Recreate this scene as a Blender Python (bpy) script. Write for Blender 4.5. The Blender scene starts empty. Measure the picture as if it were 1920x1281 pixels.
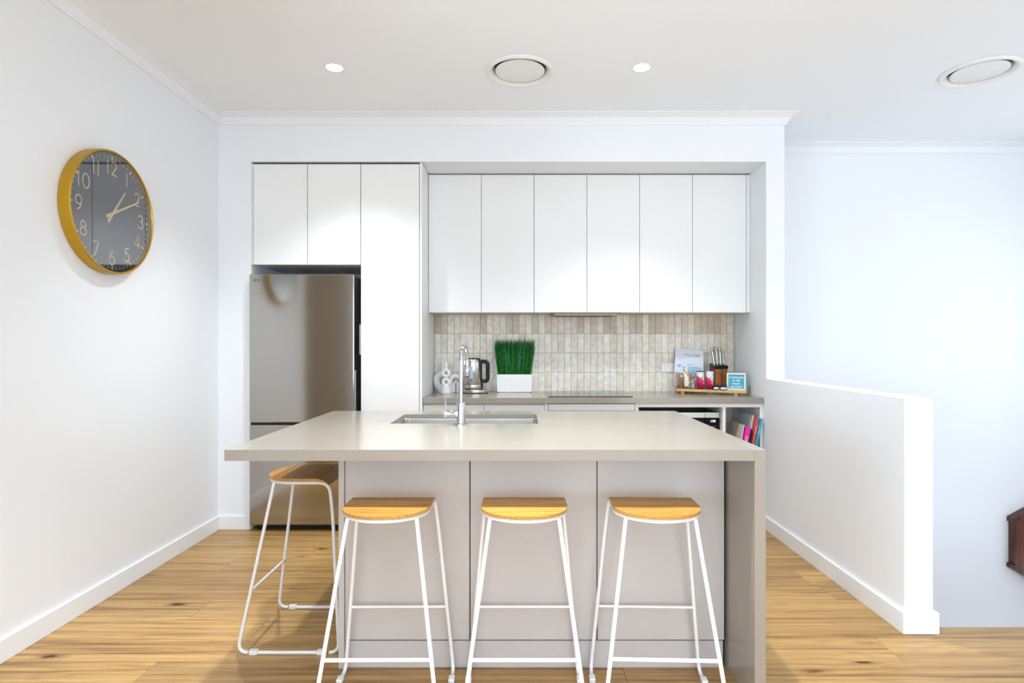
import bpy, bmesh, math, random
from mathutils import Vector, Matrix
random.seed(7)
PI = math.pi
SC = bpy.context.scene
COL = SC.collection

# ------------------------------------------------------------------ camera, world, lights, exposure
cam_d = bpy.data.cameras.new('camera')
cam = bpy.data.objects.new('camera', cam_d)
COL.objects.link(cam)
cam.location = (0, 0, 1.26)
cam.rotation_euler = (PI/2, 0, 0)
cam_d.sensor_width = 36
cam_d.lens = 1110/1920*36
cam_d.shift_x = -15/1920
cam_d.shift_y = 5.5/1920
cam_d.clip_start = 0.05
SC.camera = cam

SC.view_settings.view_transform = 'Standard'
SC.view_settings.look = 'None'
SC.view_settings.gamma = 1
SC.view_settings.use_curve_mapping = False
SC.view_settings.exposure = 1.0

w = bpy.data.worlds.new('world'); SC.world = w; w.use_nodes = True
bg = w.node_tree.nodes['Background']
bg.inputs[0].default_value = (0.86, 0.93, 1.0, 1)
bg.inputs[1].default_value = 1.6

def area(name, loc, rot, sx, sy, power, color=(1, 1, 1), spread=None):
    d = bpy.data.lights.new(name, 'AREA'); d.shape = 'RECTANGLE'
    d.size = sx; d.size_y = sy; d.energy = power; d.color = color
    if spread: d.spread = spread
    o = bpy.data.objects.new(name, d); o.location = loc; o.rotation_euler = rot
    COL.objects.link(o)
    return o
# daylight through the glazed wall behind the camera, and the stairwell window on the right
area('window_daylight', (0.9, -3.35, 1.30), (PI/2+math.radians(34), 0, 0), 5.6, 2.2, 46, (0.67, 0.83, 1.0))
area('side_fill', (-2.02, -0.70, 1.45), (PI/2+math.radians(24), 0, -PI/2), 2.2, 1.8, 88, (0.67, 0.83, 1.0), math.radians(135))  # added fill with no window behind it, brightens the half wall's kitchen face
area('stair_window_daylight', (4.22, 3.3, 1.3), (PI/2, 0, PI/2), 1.8, 1.6, 7, (0.88, 0.93, 1.0))
area('lower_stair_fill', (4.22, 3.4, -1.3), (PI/2, 0, PI/2), 1.6, 1.6, 5.5, (0.92, 0.94, 1.0))  # added fill with no opening behind it, brightens the lower far wall
DOWNLIGHT_POWER = 44     # watts of each kitchen downlight

# ------------------------------------------------------------------ materials
def mat(name, col=(0.8, 0.8, 0.8), rough=0.5, metal=0.0, spec=0.5, emit=None, estr=0, trans=0, ior=1.5, coat=0,
        noise=None, bump=None, aniso=0):
    """noise=(scale, amount) varies the colour; bump=(scale, strength)."""
    m = bpy.data.materials.new(name); m.use_nodes = True
    nt = m.node_tree; b = nt.nodes['Principled BSDF']
    b.inputs['Base Color'].default_value = (*col, 1)
    b.inputs['Roughness'].default_value = rough
    b.inputs['Metallic'].default_value = metal
    b.inputs['Specular IOR Level'].default_value = spec
    b.inputs['IOR'].default_value = ior
    b.inputs['Transmission Weight'].default_value = trans
    b.inputs['Coat Weight'].default_value = coat
    if aniso: b.inputs['Anisotropic'].default_value = aniso
    if emit:
        b.inputs['Emission Color'].default_value = (*emit, 1)
        b.inputs['Emission Strength'].default_value = estr
    tc = nt.nodes.new('ShaderNodeTexCoord')
    if noise:
        n = nt.nodes.new('ShaderNodeTexNoise'); n.inputs['Scale'].default_value = noise[0]
        n.inputs['Detail'].default_value = 3
        nt.links.new(tc.outputs['Object'], n.inputs['Vector'])
        r = nt.nodes.new('ShaderNodeValToRGB'); a = noise[1]
        r.color_ramp.elements[0].position = 0.3; r.color_ramp.elements[1].position = 0.7
        r.color_ramp.elements[0].color = (*[c*(1-a) for c in col], 1)
        r.color_ramp.elements[1].color = (*[min(1, c*(1+a)) for c in col], 1)
        nt.links.new(n.outputs['Fac'], r.inputs['Fac'])
        nt.links.new(r.outputs['Color'], b.inputs['Base Color'])
    if bump:
        n = nt.nodes.new('ShaderNodeTexNoise'); n.inputs['Scale'].default_value = bump[0]
        nt.links.new(tc.outputs['Object'], n.inputs['Vector'])
        bp = nt.nodes.new('ShaderNodeBump'); bp.inputs['Strength'].default_value = bump[1]
        bp.inputs['Distance'].default_value = 0.002
        nt.links.new(n.outputs['Fac'], bp.inputs['Height'])
        nt.links.new(bp.outputs['Normal'], b.inputs['Normal'])
    return m

def ramp(nt, stops):
    r = nt.nodes.new('ShaderNodeValToRGB'); cr = r.color_ramp
    while len(cr.elements) > 1: cr.elements.remove(cr.elements[-1])
    cr.elements[0].position = stops[0][0]; cr.elements[0].color = (*stops[0][1], 1)
    for p, c in stops[1:]:
        e = cr.elements.new(p); e.color = (*c, 1)
    return r

def mix(nt, blend, fac, a, b):
    m = nt.nodes.new('ShaderNodeMix'); m.data_type = 'RGBA'; m.blend_type = blend
    if isinstance(fac, float): m.inputs[0].default_value = fac
    else: nt.links.new(fac, m.inputs[0])
    for i, v in ((6, a), (7, b)):
        if isinstance(v, tuple): m.inputs[i].default_value = (*v, 1)
        else: nt.links.new(v, m.inputs[i])
    return m.outputs[2]

def wood(name, light, mid, dark, along='X', sx=1.3, sy=26, rough=0.35, knots=True, per_object=True, streak=1.0):
    m = bpy.data.materials.new(name); m.use_nodes = True
    nt = m.node_tree; b = nt.nodes['Principled BSDF']; N = nt.nodes.new; L = nt.links.new
    tc = N('ShaderNodeTexCoord'); oi = N('ShaderNodeObjectInfo')
    off = N('ShaderNodeVectorMath'); off.operation = 'MULTIPLY_ADD'
    comb = N('ShaderNodeCombineXYZ')
    for i in range(3): L(oi.outputs['Random'], comb.inputs[i])
    L(comb.outputs[0], off.inputs[0]); off.inputs[1].default_value = (37, 91, 53) if per_object else (0, 0, 0)
    L(tc.outputs['Object'], off.inputs[2])
    def mapped(scale):
        mp = N('ShaderNodeMapping'); mp.inputs['Scale'].default_value = scale
        L(off.outputs[0], mp.inputs['Vector']); return mp.outputs[0]
    def S(a, c):
        return {'X': (a, c, c), 'Y': (c, a, c), 'Z': (c, c, a)}[along]
    # slow warp so the grain flows around the knots
    wn = N('ShaderNodeTexNoise'); wn.inputs['Scale'].default_value = 1; wn.inputs['Detail'].default_value = 2
    L(mapped(S(sx*1.6, sy*0.22)), wn.inputs['Vector'])
    wv = N('ShaderNodeTexNoise'); wv.inputs['Scale'].default_value = 1; wv.inputs['Detail'].default_value = 6
    wv.inputs['Roughness'].default_value = 0.62; wv.inputs['Distortion'].default_value = 0.5
    L(mapped(S(sx, sy)), wv.inputs['Vector'])
    # cathedral lines: sine of the warp
    ms = N('ShaderNodeMath'); ms.operation = 'MULTIPLY'; ms.inputs[1].default_value = 55
    L(wn.outputs['Fac'], ms.inputs[0])
    sn = N('ShaderNodeMath'); sn.operation = 'SINE'; L(ms.outputs[0], sn.inputs[0])
    r1 = ramp(nt, [(0.33, dark), (0.46, mid), (0.57, light)]); L(wv.outputs['Fac'], r1.inputs['Fac'])
    r2 = ramp(nt, [(0.0, (1 - .13*streak,)*3), (0.5, (1, 1, 1)), (1.0, (1.0, 1.0, 1.0))])
    mr = N('ShaderNodeMapRange'); mr.inputs[1].default_value = -1; mr.inputs[2].default_value = 1
    L(sn.outputs[0], mr.inputs[0]); L(mr.outputs[0], r2.inputs['Fac'])
    c = mix(nt, 'MULTIPLY', 1.0, r1.outputs[0], r2.outputs[0])
    # fine pores
    fn = N('ShaderNodeTexNoise'); fn.inputs['Scale'].default_value = 1; fn.inputs['Detail'].default_value = 4
    L(mapped(S(sx*5, sy*9)), fn.inputs['Vector'])
    r3 = ramp(nt, [(0.38, (0.74, 0.70, 0.64)), (0.55, (1, 1, 1))]); L(fn.outputs['Fac'], r3.inputs['Fac'])
    c = mix(nt, 'MULTIPLY', 0.7, c, r3.outputs[0])
    # tone of each board
    tn = ramp(nt, [(0.0, (0.78, 0.75, 0.71)), (0.5, (0.97, 0.96, 0.94)), (1.0, (1.16, 1.16, 1.14))])
    L(oi.outputs['Random'], tn.inputs['Fac'])
    if per_object: c = mix(nt, 'MULTIPLY', 1.0, c, tn.outputs[0])
    if knots:
        vo = N('ShaderNodeTexVoronoi'); vo.inputs['Scale'].default_value = 1
        L(mapped(S(2.6, 7.5)), vo.inputs['Vector'])
        dn = N('ShaderNodeTexNoise'); dn.inputs['Scale'].default_value = 1; L(mapped(S(22, 60)), dn.inputs['Vector'])
        ad = N('ShaderNodeMath'); ad.operation = 'MULTIPLY_ADD'; ad.inputs[1].default_value = 0.14
        L(dn.outputs['Fac'], ad.inputs[0]); L(vo.outputs['Distance'], ad.inputs[2])
        kr = ramp(nt, [(0.120, (0.05, 0.03, 0.02)), (0.150, (0.45, 0.33, 0.24)), (0.21, (0.84, 0.78, 0.72)), (0.30, (1, 1, 1))])
        L(ad.outputs[0], kr.inputs['Fac'])
        c = mix(nt, 'MULTIPLY', 1.0, c, kr.outputs[0])
    L(c, b.inputs['Base Color'])
    b.inputs['Roughness'].default_value = rough
    return m

def stone(name, col, rough):
    m = bpy.data.materials.new(name); m.use_nodes = True
    nt = m.node_tree; b = nt.nodes['Principled BSDF']; N = nt.nodes.new; L = nt.links.new
    tc = N('ShaderNodeTexCoord')
    n1 = N('ShaderNodeTexNoise'); n1.inputs['Scale'].default_value = 420; n1.inputs['Detail'].default_value = 2
    n2 = N('ShaderNodeTexNoise'); n2.inputs['Scale'].default_value = 4; n2.inputs['Detail'].default_value = 4
    L(tc.outputs['Object'], n1.inputs['Vector']); L(tc.outputs['Object'], n2.inputs['Vector'])
    r1 = ramp(nt, [(0.3, tuple(c*0.9 for c in col)), (0.55, col), (0.75, tuple(c*1.1 for c in col))])
    r2 = ramp(nt, [(0.3, (0.96, 0.96, 0.96)), (0.7, (1.03, 1.03, 1.03))])
    L(n1.outputs['Fac'], r1.inputs['Fac']); L(n2.outputs['Fac'], r2.inputs['Fac'])
    L(mix(nt, 'MULTIPLY', 1.0, r1.outputs[0], r2.outputs[0]), b.inputs['Base Color'])
    b.inputs['Roughness'].default_value = rough
    b.inputs['Specular IOR Level'].default_value = 0.8
    
    return m

def tile_mat(name):
    m = bpy.data.materials.new(name); m.use_nodes = True
    nt = m.node_tree; b = nt.nodes['Principled BSDF']; N = nt.nodes.new; L = nt.links.new
    tc = N('ShaderNodeTexCoord'); oi = N('ShaderNodeObjectInfo')
    n1 = N('ShaderNodeTexNoise'); n1.inputs['Scale'].default_value = 26; n1.inputs['Detail'].default_value = 4
    cb = N('ShaderNodeVectorMath'); cb.operation = 'MULTIPLY_ADD'; L(oi.outputs['Random'], cb.inputs[0]); cb.inputs[1].default_value = (31, 17, 53); L(tc.outputs['Object'], cb.inputs[2]); L(cb.outputs[0], n1.inputs['Vector'])
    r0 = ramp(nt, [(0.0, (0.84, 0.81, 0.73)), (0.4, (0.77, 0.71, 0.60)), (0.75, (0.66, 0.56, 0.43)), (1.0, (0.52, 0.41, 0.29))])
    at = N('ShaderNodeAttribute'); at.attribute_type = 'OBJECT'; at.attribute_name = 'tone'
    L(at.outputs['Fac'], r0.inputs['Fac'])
    r1 = ramp(nt, [(0.3, (0.84, 0.79, 0.72)), (0.62, (1.05, 1.05, 1.06))]); L(n1.outputs['Fac'], r1.inputs['Fac'])
    L(mix(nt, 'MULTIPLY', 1.0, r0.outputs[0], r1.outputs[0]), b.inputs['Base Color'])
    b.inputs['Roughness'].default_value = 0.3
    n2 = N('ShaderNodeTexNoise'); n2.inputs['Scale'].default_value = 40; L(tc.outputs['Object'], n2.inputs['Vector'])
    bp = N('ShaderNodeBump'); bp.inputs['Strength'].default_value = 0.25; bp.inputs['Distance'].default_value = 0.003
    L(n2.outputs['Fac'], bp.inputs['Height']); L(bp.outputs['Normal'], b.inputs['Normal'])
    return m

M = dict(
    wall=mat('wall_paint', (0.868, 0.883, 0.908), 0.6, bump=(500, 0.04), noise=(2, 0.005)),
    ceiling=mat('ceiling_paint', (0.925, 0.945, 0.97), 0.7, noise=(2, 0.005)),
    trim=mat('trim_paint', (0.87, 0.885, 0.905), 0.35, noise=(3, 0.004)),
    tan=mat('hallway_paint', (0.80, 0.72, 0.62), 0.6, noise=(2, 0.02)),
    cab=mat('cabinet_white', (0.875, 0.875, 0.865), 0.48, spec=0.35, noise=(3, 0.004)),
    panel=mat('island_panel', (0.54, 0.505, 0.485), 0.42, noise=(60, 0.012)),
    dark=mat('shadow_gap', (0.03, 0.028, 0.025), 0.6, noise=(20, 0.1)),
    carc=mat('carcass_inside', (0.70, 0.66, 0.60), 0.5, noise=(20, 0.02)),
    stone=stone('stone_top', (0.31, 0.272, 0.224), 0.2),
    floor=wood('oak_floor', (0.56, 0.345, 0.128), (0.46, 0.262, 0.085), (0.25, 0.122, 0.036), sx=.75, sy=38, rough=0.36),
    seat=wood('oak_seat', (0.60, 0.30, 0.055), (0.52, 0.24, 0.038), (0.38, 0.16, 0.022), sx=4, sy=60, rough=0.42, knots=False, streak=.6),
    ply=wood('ply_edge', (0.62, 0.36, 0.10), (0.50, 0.27, 0.06), (0.30, 0.14, 0.03), along='X', sx=3, sy=330, rough=0.35, knots=False, per_object=False, streak=0),
    redwood=wood('stained_timber', (0.17, 0.042, 0.010), (0.07, 0.014, 0.004), (0.015, 0.003, 0.002), along='Z', sx=1.5, sy=34, rough=0.3, knots=False),
    bamboo=wood('bamboo', (0.78, 0.50, 0.20), (0.66, 0.40, 0.14), (0.52, 0.28, 0.09), sx=4, sy=70, rough=0.4, knots=False),
    acacia=wood('acacia', (0.42, 0.16, 0.035), (0.22, 0.07, 0.015), (0.07, 0.018, 0.006), along='Z', sx=4, sy=32, rough=0.35, knots=False),
    white=mat('white_powder_coat', (0.86, 0.86, 0.85), 0.3, noise=(30, 0.01)),
    plastic=mat('white_plastic', (0.85, 0.85, 0.84), 0.3, noise=(30, 0.01)),
    ceramic=mat('white_ceramic', (0.92, 0.915, 0.895), 0.45, noise=(30, 0.01), bump=(300, .08)),
    tile=tile_mat('glazed_tile'),
    grout=mat('grout', (0.52, 0.49, 0.44), 0.8, noise=(80, 0.04)),
    steel=mat('fridge_steel', (0.42, 0.405, 0.375), 0.11, 1.0, noise=(4, 0.01)),
    steelside=mat('fridge_side', (0.16, 0.155, 0.15), 0.4, 0.6, noise=(6, 0.04)),
    sinksteel=mat('sink_steel', (0.66, 0.65, 0.63), 0.32, 1.0, noise=(30, 0.03)),
    kettle=mat('brushed_steel', (0.62, 0.60, 0.56), 0.2, 1.0, noise=(40, 0.03)),
    chrome=mat('chrome', (0.54, 0.55, 0.57), 0.07, 1.0, noise=(8, 0.01)),
    hood=mat('hood_steel', (0.34, 0.29, 0.19), 0.5, 0.4, noise=(12, 0.03)),
    microglass=mat('microwave_glass', (0.006, 0.006, 0.007), 0.12, spec=0.15, noise=(5, 0.05)),
    black=mat('black_plastic', (0.007, 0.008, 0.010), 0.32, spec=0.3, noise=(20, 0.1)),
    blackglass=mat('black_glass', (0.012, 0.012, 0.013), 0.05, noise=(5, 0.05)),
    gold=mat('brushed_gold', (0.55, 0.32, 0.025), 0.36, 0.75, noise=(40, 0.03)),
    goldprint=mat('gold_print', (1.0, 0.74, 0.36), 0.5, noise=(40, 0.03)),
    dial=mat('clock_dial', (0.028, 0.045, 0.085), 0.5, noise=(20, 0.03)),
    planter=mat('planter_white', (0.87, 0.87, 0.86), 0.25, noise=(30, 0.01)),
    soil=mat('soil', (0.02, 0.03, 0.01), 0.9, noise=(90, 0.3)),
    grass=mat('grass_green', (0.010, 0.17, 0.022), 0.4, noise=(60, 0.75)),
    pink=mat('can_pink', (0.85, 0.045, 0.18), 0.4, noise=(40, 0.03)),
    canwhite=mat('can_white', (0.82, 0.80, 0.80), 0.4, noise=(40, 0.01)),
    green=mat('leaf_green', (0.01, 0.16, 0.10), 0.5, noise=(40, 0.05)),
    maroon=mat('print_maroon', (0.16, 0.02, 0.06), 0.5, noise=(40, 0.1)),
    red=mat('print_red', (0.62, 0.03, 0.03), 0.5, noise=(40, 0.1)),
    teal=mat('sign_teal', (0.05, 0.42, 0.58), 0.5, noise=(25, 0.06)),
    cream=mat('sign_cream', (0.83, 0.79, 0.70), 0.5, noise=(25, 0.02)),
    navy=mat('jar_navy', (0.008, 0.014, 0.03), 0.3, noise=(25, 0.1)),
    paper=mat('welcome_paper', (0.70, 0.74, 0.82), 0.35, noise=(8, 0.03)),
    greyprint=mat('grey_print', (0.40, 0.42, 0.48), 0.5, noise=(60, 0.1)),
    blueprint=mat('blue_print', (0.36, 0.52, 0.70), 0.5, noise=(30, 0.08)),
    tealprint=mat('seaside_print', (0.18, 0.42, 0.52), 0.5, noise=(60, 0.2)),
    sandprint=mat('sand_print', (0.42, 0.34, 0.30), 0.5, noise=(30, 0.25)),
    driftwood=mat('driftwood', (0.26, 0.17, 0.09), 0.6, noise=(70, 0.5)),
    birdcream=mat('bird_cream', (0.82, 0.76, 0.60), 0.45, noise=(50, 0.05)),
    birdgold=mat('bird_gold', (0.72, 0.46, 0.16), 0.5, noise=(60, 0.15)),
    feetbrown=mat('bird_feet_brown', (0.35, 0.17, 0.06), 0.5, noise=(60, 0.3)),
    glass=mat('clear_glass', (0.95, 0.96, 0.97), 0.02, trans=1.0, noise=(10, 0.005)),
    silverstrip=mat('microwave_silver', (0.62, 0.59, 0.55), 0.35, 0.6, noise=(30, 0.02)),
    display=mat('microwave_display', (0.05, 0.08, 0.2), 0.3, emit=(0.45, 0.6, 1.0), estr=1.4, noise=(10, .02)),
    keyprint=mat('key_print', (0.35, 0.35, 0.36), 0.5, noise=(50, 0.05)),
    lamp=mat('lamp_diffuser', (1, 1, 1), 0.5, emit=(1.0, 0.97, 0.93), estr=14, noise=(10, .005)),
    bookred=mat('book_red', (0.62, 0.085, 0.085), 0.4, noise=(25, 0.05)),
    bookteal=mat('book_teal', (0.02, 0.36, 0.50), 0.4, noise=(25, 0.05)),
    bookpink=mat('book_magenta', (0.83, 0.02, 0.42), 0.4, noise=(25, 0.06)),
    booklilac=mat('book_lilac', (0.80, 0.28, 0.66), 0.4, noise=(25, 0.06)),
    bookbeige=mat('book_beige', (0.62, 0.57, 0.49), 0.5, noise=(25, 0.03)),
    bookgrey=mat('book_pale_grey', (0.62, 0.64, 0.68), 0.4, noise=(25, 0.03)),
    pages=mat('book_pages', (0.80, 0.77, 0.70), 0.8, noise=(200, 0.05)),
    gauge=mat('gauge_blue', (0.34, 0.50, 0.66), 0.15, noise=(40, 0.05)),
    knife=mat('knife_steel', (0.40, 0.38, 0.34), 0.2, 1.0, noise=(30, 0.05)),
    exterior=mat('outside_ground', (0.4, 0.42, 0.4), 0.9, noise=(3, 0.1)),
)

# ------------------------------------------------------------------ mesh helpers
class MB:
    def __init__(s): s.v = []; s.f = []; s.m = []; s.curved = False
    def add(s, vs, fs, mi=0):
        n = len(s.v); s.v += [tuple(p) for p in vs]
        s.f += [tuple(i+n for i in f) for f in fs]; s.m += [mi]*len(fs); return s
    def box(s, x0, x1, y0, y1, z0, z1, bev=0.0, mi=0):
        if bev <= 0:
            vs = [(x, y, z) for z in (z0, z1) for y in (y0, y1) for x in (x0, x1)]
            return s.add(vs, [(0, 2, 3, 1), (4, 5, 7, 6), (0, 1, 5, 4), (2, 6, 7, 3), (0, 4, 6, 2), (1, 3, 7, 5)], mi)
        bm = bmesh.new(); bmesh.ops.create_cube(bm, size=1)
        for v in bm.verts:
            v.co = Vector(((x0+x1)/2 + v.co.x*(x1-x0), (y0+y1)/2 + v.co.y*(y1-y0), (z0+z1)/2 + v.co.z*(z1-z0)))
        bmesh.ops.bevel(bm, geom=bm.edges[:], offset=bev, segments=2 if bev > 0.0025 else 1, affect='EDGES', profile=0.5)
        bm.verts.index_update()
        vs = [v.co.copy() for v in bm.verts]; fs = [[v.index for v in f.verts] for f in bm.faces]; bm.free()
        return s.add(vs, fs, mi)
    def tube(s, pts, r, seg=10, flat=1.0, up=None, mi=0, cap=True):
        s.curved = True
        pts = [Vector(p) for p in pts]; n = len(pts)
        rs = r if isinstance(r, (list, tuple)) else [r]*n
        t0 = (pts[1]-pts[0]).normalized()
        u = Vector(up) if up else (Vector((0, 0, 1)) if abs(t0.z) < 0.9 else Vector((0, 1, 0)))
        vs = []; 
        for i, p in enumerate(pts):
            t = ((pts[min(i+1, n-1)]-pts[max(i-1, 0)])).normalized()
            a = t.cross(u)
            if a.length < 1e-5: a = t.cross(Vector((1, 0, 0)))
            a.normalize(); b = a.cross(t).normalized(); 
            if not up: u = b
            for k in range(seg):
                an = 2*PI*k/seg
                vs.append(p + a*math.cos(an)*rs[i] + b*math.sin(an)*rs[i]*flat)
        fs = [(i*seg+k, i*seg+(k+1) % seg, (i+1)*seg+(k+1) % seg, (i+1)*seg+k) for i in range(n-1) for k in range(seg)]
        if cap: fs += [tuple(range(seg-1, -1, -1)), tuple((n-1)*seg+k for k in range(seg))]
        return s.add(vs, fs, mi)
    def lathe(s, prof, c=(0, 0, 0), seg=32, axis='Z', mi=0, close=False, sx=1, sy=1):
        s.curved = True
        vs = []
        for r, z in prof:
            for k in range(seg):
                a = 2*PI*k/seg; x, y = r*math.cos(a)*sx, r*math.sin(a)*sy
                p = {'Z': (x, y, z), 'X': (z, x, y), 'Y': (x, z, y)}[axis]
                vs.append((c[0]+p[0], c[1]+p[1], c[2]+p[2]))
        n = len(prof)
        fs = [(i*seg+k, i*seg+(k+1) % seg, (i+1)*seg+(k+1) % seg, (i+1)*seg+k) for i in range(n-1) for k in range(seg)]
        if close: fs += [((n-1)*seg+k, (n-1)*seg+(k+1) % seg, (k+1) % seg, k) for k in range(seg)]
        elif True:
            if prof[0][0] > 1e-6: fs.append(tuple(range(seg-1, -1, -1)))
            if prof[-1][0] > 1e-6: fs.append(tuple((n-1)*seg+k for k in range(seg)))
        return s.add(vs, fs, mi)
    def ring(s, prof, c=(0, 0, 0), seg=48, axis='Z', mi=0):
        return s.lathe(prof, c, seg, axis, mi, close=True)
    def ball(s, c, r, sc=(1, 1, 1), seg=16, mi=0):
        prof = [(max(1e-5, r*math.sin(PI*i/(seg//2))), -r*math.cos(PI*i/(seg//2))) for i in range(seg//2+1)]
        n0 = len(s.v); s.lathe(prof, (0, 0, 0), seg, 'Z', mi)
        for i in range(n0, len(s.v)):
            v = s.v[i]; s.v[i] = (c[0]+v[0]*sc[0], c[1]+v[1]*sc[1], c[2]+v[2]*sc[2])
        return s
    def xf(s, mtx):
        s.v = [tuple(mtx @ Vector(p)) for p in s.v]; return s
    def mesh(s, name):
        me = bpy.data.meshes.new(name); me.from_pydata(s.v, [], s.f)
        for p, i in zip(me.polygons, s.m): p.material_index = i
        return me

def world_loc(o):
    v = Vector(o.location)
    while o.parent: o = o.parent; v += Vector(o.location)
    return v

def obj(name, mb, m, parent=None, smooth=True, angle=35):
    me = mb.mesh(name) if isinstance(mb, MB) else mb
    bm = bmesh.new(); bm.from_mesh(me)
    bmesh.ops.remove_doubles(bm, verts=bm.verts, dist=1e-5)
    bmesh.ops.recalc_face_normals(bm, faces=bm.faces); bm.to_mesh(me); bm.free()
    o = bpy.data.objects.new(name, me); COL.objects.link(o)
    for x in (m if isinstance(m, (list, tuple)) else [m]): me.materials.append(M[x])
    if parent:
        me.transform(Matrix.Translation(-world_loc(parent))); o.parent = parent
    if not smooth: me.shade_flat()
    if smooth and (not isinstance(mb, MB) or mb.curved or angle != 35):
        me.shade_smooth(); me.set_sharp_from_angle(angle=math.radians(angle))
    return o

def thing(name, label, cat, loc=(0, 0, 0), group=None):
    o = bpy.data.objects.new(name, None); COL.objects.link(o); o.empty_display_size = 0.1
    o.location = loc; o['label'] = label; o['category'] = cat
    if group: o['group'] = group
    return o

def tag(o, label, cat, group=None):
    o['label'] = label; o['category'] = cat
    if group: o['group'] = group
    return o

def recentre(o, loc):
    """put a single-mesh thing's origin at its base"""
    o.data.transform(Matrix.Translation(-Vector(loc))); o.location = loc; return o

def struct(name, mb, m, **k):
    o = obj(name, mb, m, **k); o['kind'] = 'structure'; return o

def curve_mesh(splines, z0, z1):
    """filled flat outlines (inner ones become holes) extruded from z0 to z1"""
    cu = bpy.data.curves.new('outline', 'CURVE'); cu.dimensions = '2D'; cu.fill_mode = 'BOTH'
    cu.extrude = (z1-z0)/2
    for sp in splines:
        s = cu.splines.new('POLY'); s.points.add(len(sp)-1); s.use_cyclic_u = True
        for p, c in zip(s.points, sp): p.co = (c[0], c[1], 0, 1)
    ob = bpy.data.objects.new('outline', cu); COL.objects.link(ob)
    bpy.context.view_layer.update()
    me = bpy.data.meshes.new_from_object(ob.evaluated_get(bpy.context.evaluated_depsgraph_get()))
    bpy.data.objects.remove(ob); bpy.data.curves.remove(cu)
    me.transform(Matrix.Translation((0, 0, (z0+z1)/2))); me.materials.clear()
    return me

def rrect(x0, x1, y0, y1, r=0.0, n=5):
    if r <= 0: return [(x0, y0), (x1, y0), (x1, y1), (x0, y1)]
    out = []
    for cx, cy, a in ((x1-r, y0+r, -PI/2), (x1-r, y1-r, 0), (x0+r, y1-r, PI/2), (x0+r, y0+r, PI)):
        for i in range(n+1):
            t = a+PI/2*i/n; out.append((cx+r*math.cos(t), cy+r*math.sin(t)))
    return out

def circle(cx, cy, r, n=48):
    return [(cx+r*math.cos(2*PI*i/n), cy+r*math.sin(2*PI*i/n)) for i in range(n)]

def text_mb(txt, size, depth=0.0006, align='CENTER', shear=0.0, spacing=1.0, bold=0.0):
    cu = bpy.data.curves.new('text', 'FONT'); cu.body = txt; cu.size = size; cu.extrude = depth/2
    cu.align_x = align; cu.align_y = 'CENTER'; cu.shear = shear; cu.space_character = spacing
    cu.resolution_u = 3; cu.offset = bold
    ob = bpy.data.objects.new('text', cu); COL.objects.link(ob)
    bpy.context.view_layer.update()
    me = bpy.data.meshes.new_from_object(ob.evaluated_get(bpy.context.evaluated_depsgraph_get()))
    mb = MB().add([v.co.copy() for v in me.vertices], [tuple(p.vertices) for p in me.polygons])
    bpy.data.objects.remove(ob); bpy.data.curves.remove(cu); bpy.data.meshes.remove(me)
    return mb
FACE = Matrix.Rotation(PI/2, 4, 'X')      # text drawn in XY turned to stand and face -Y

def frame_at(origin, ux, uz):
    """matrix: local x along ux, local z along uz, local -y outwards"""
    ux = Vector(ux).normalized(); uz = Vector(uz).normalized(); uy = uz.cross(ux)
    m = Matrix((ux, uy, uz)).transposed().to_4x4(); m.translation = Vector(origin); return m

def smooth_path(pts, n=6, r=0.03):
    """round the corners of a polyline"""
    pts = [Vector(p) for p in pts]; out = [pts[0]]
    for a, b, c in zip(pts, pts[1:], pts[2:]):
        d1 = (a-b); d2 = (c-b); rr = min(r, d1.length*0.49, d2.length*0.49)
        p0 = b+d1.normalized()*rr; p2 = b+d2.normalized()*rr
        for i in range(n+1):
            t = i/n; out.append(p0*(1-t)**2+b*2*t*(1-t)+p2*t*t)
    out.append(pts[-1]); return out

# ------------------------------------------------------------------ room dimensions (metres; camera at y=0 looking along +y)
XL, XR, XFAR = -2.06, 1.68, 4.30       # left wall, half wall's kitchen face, far right wall
YB, YA = 4.04, 4.64                    # front plane of the kitchen wall, back of the alcove / far wall
YR, HC = -3.5, 2.825                   # glazed rear wall, ceiling
XN = 1.805                             # stair side of nib and half wall
YV = 2.634                             # edge of the stair void
AX0, AX1, AZ = -1.834, 1.68, 2.508     # alcove

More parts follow.
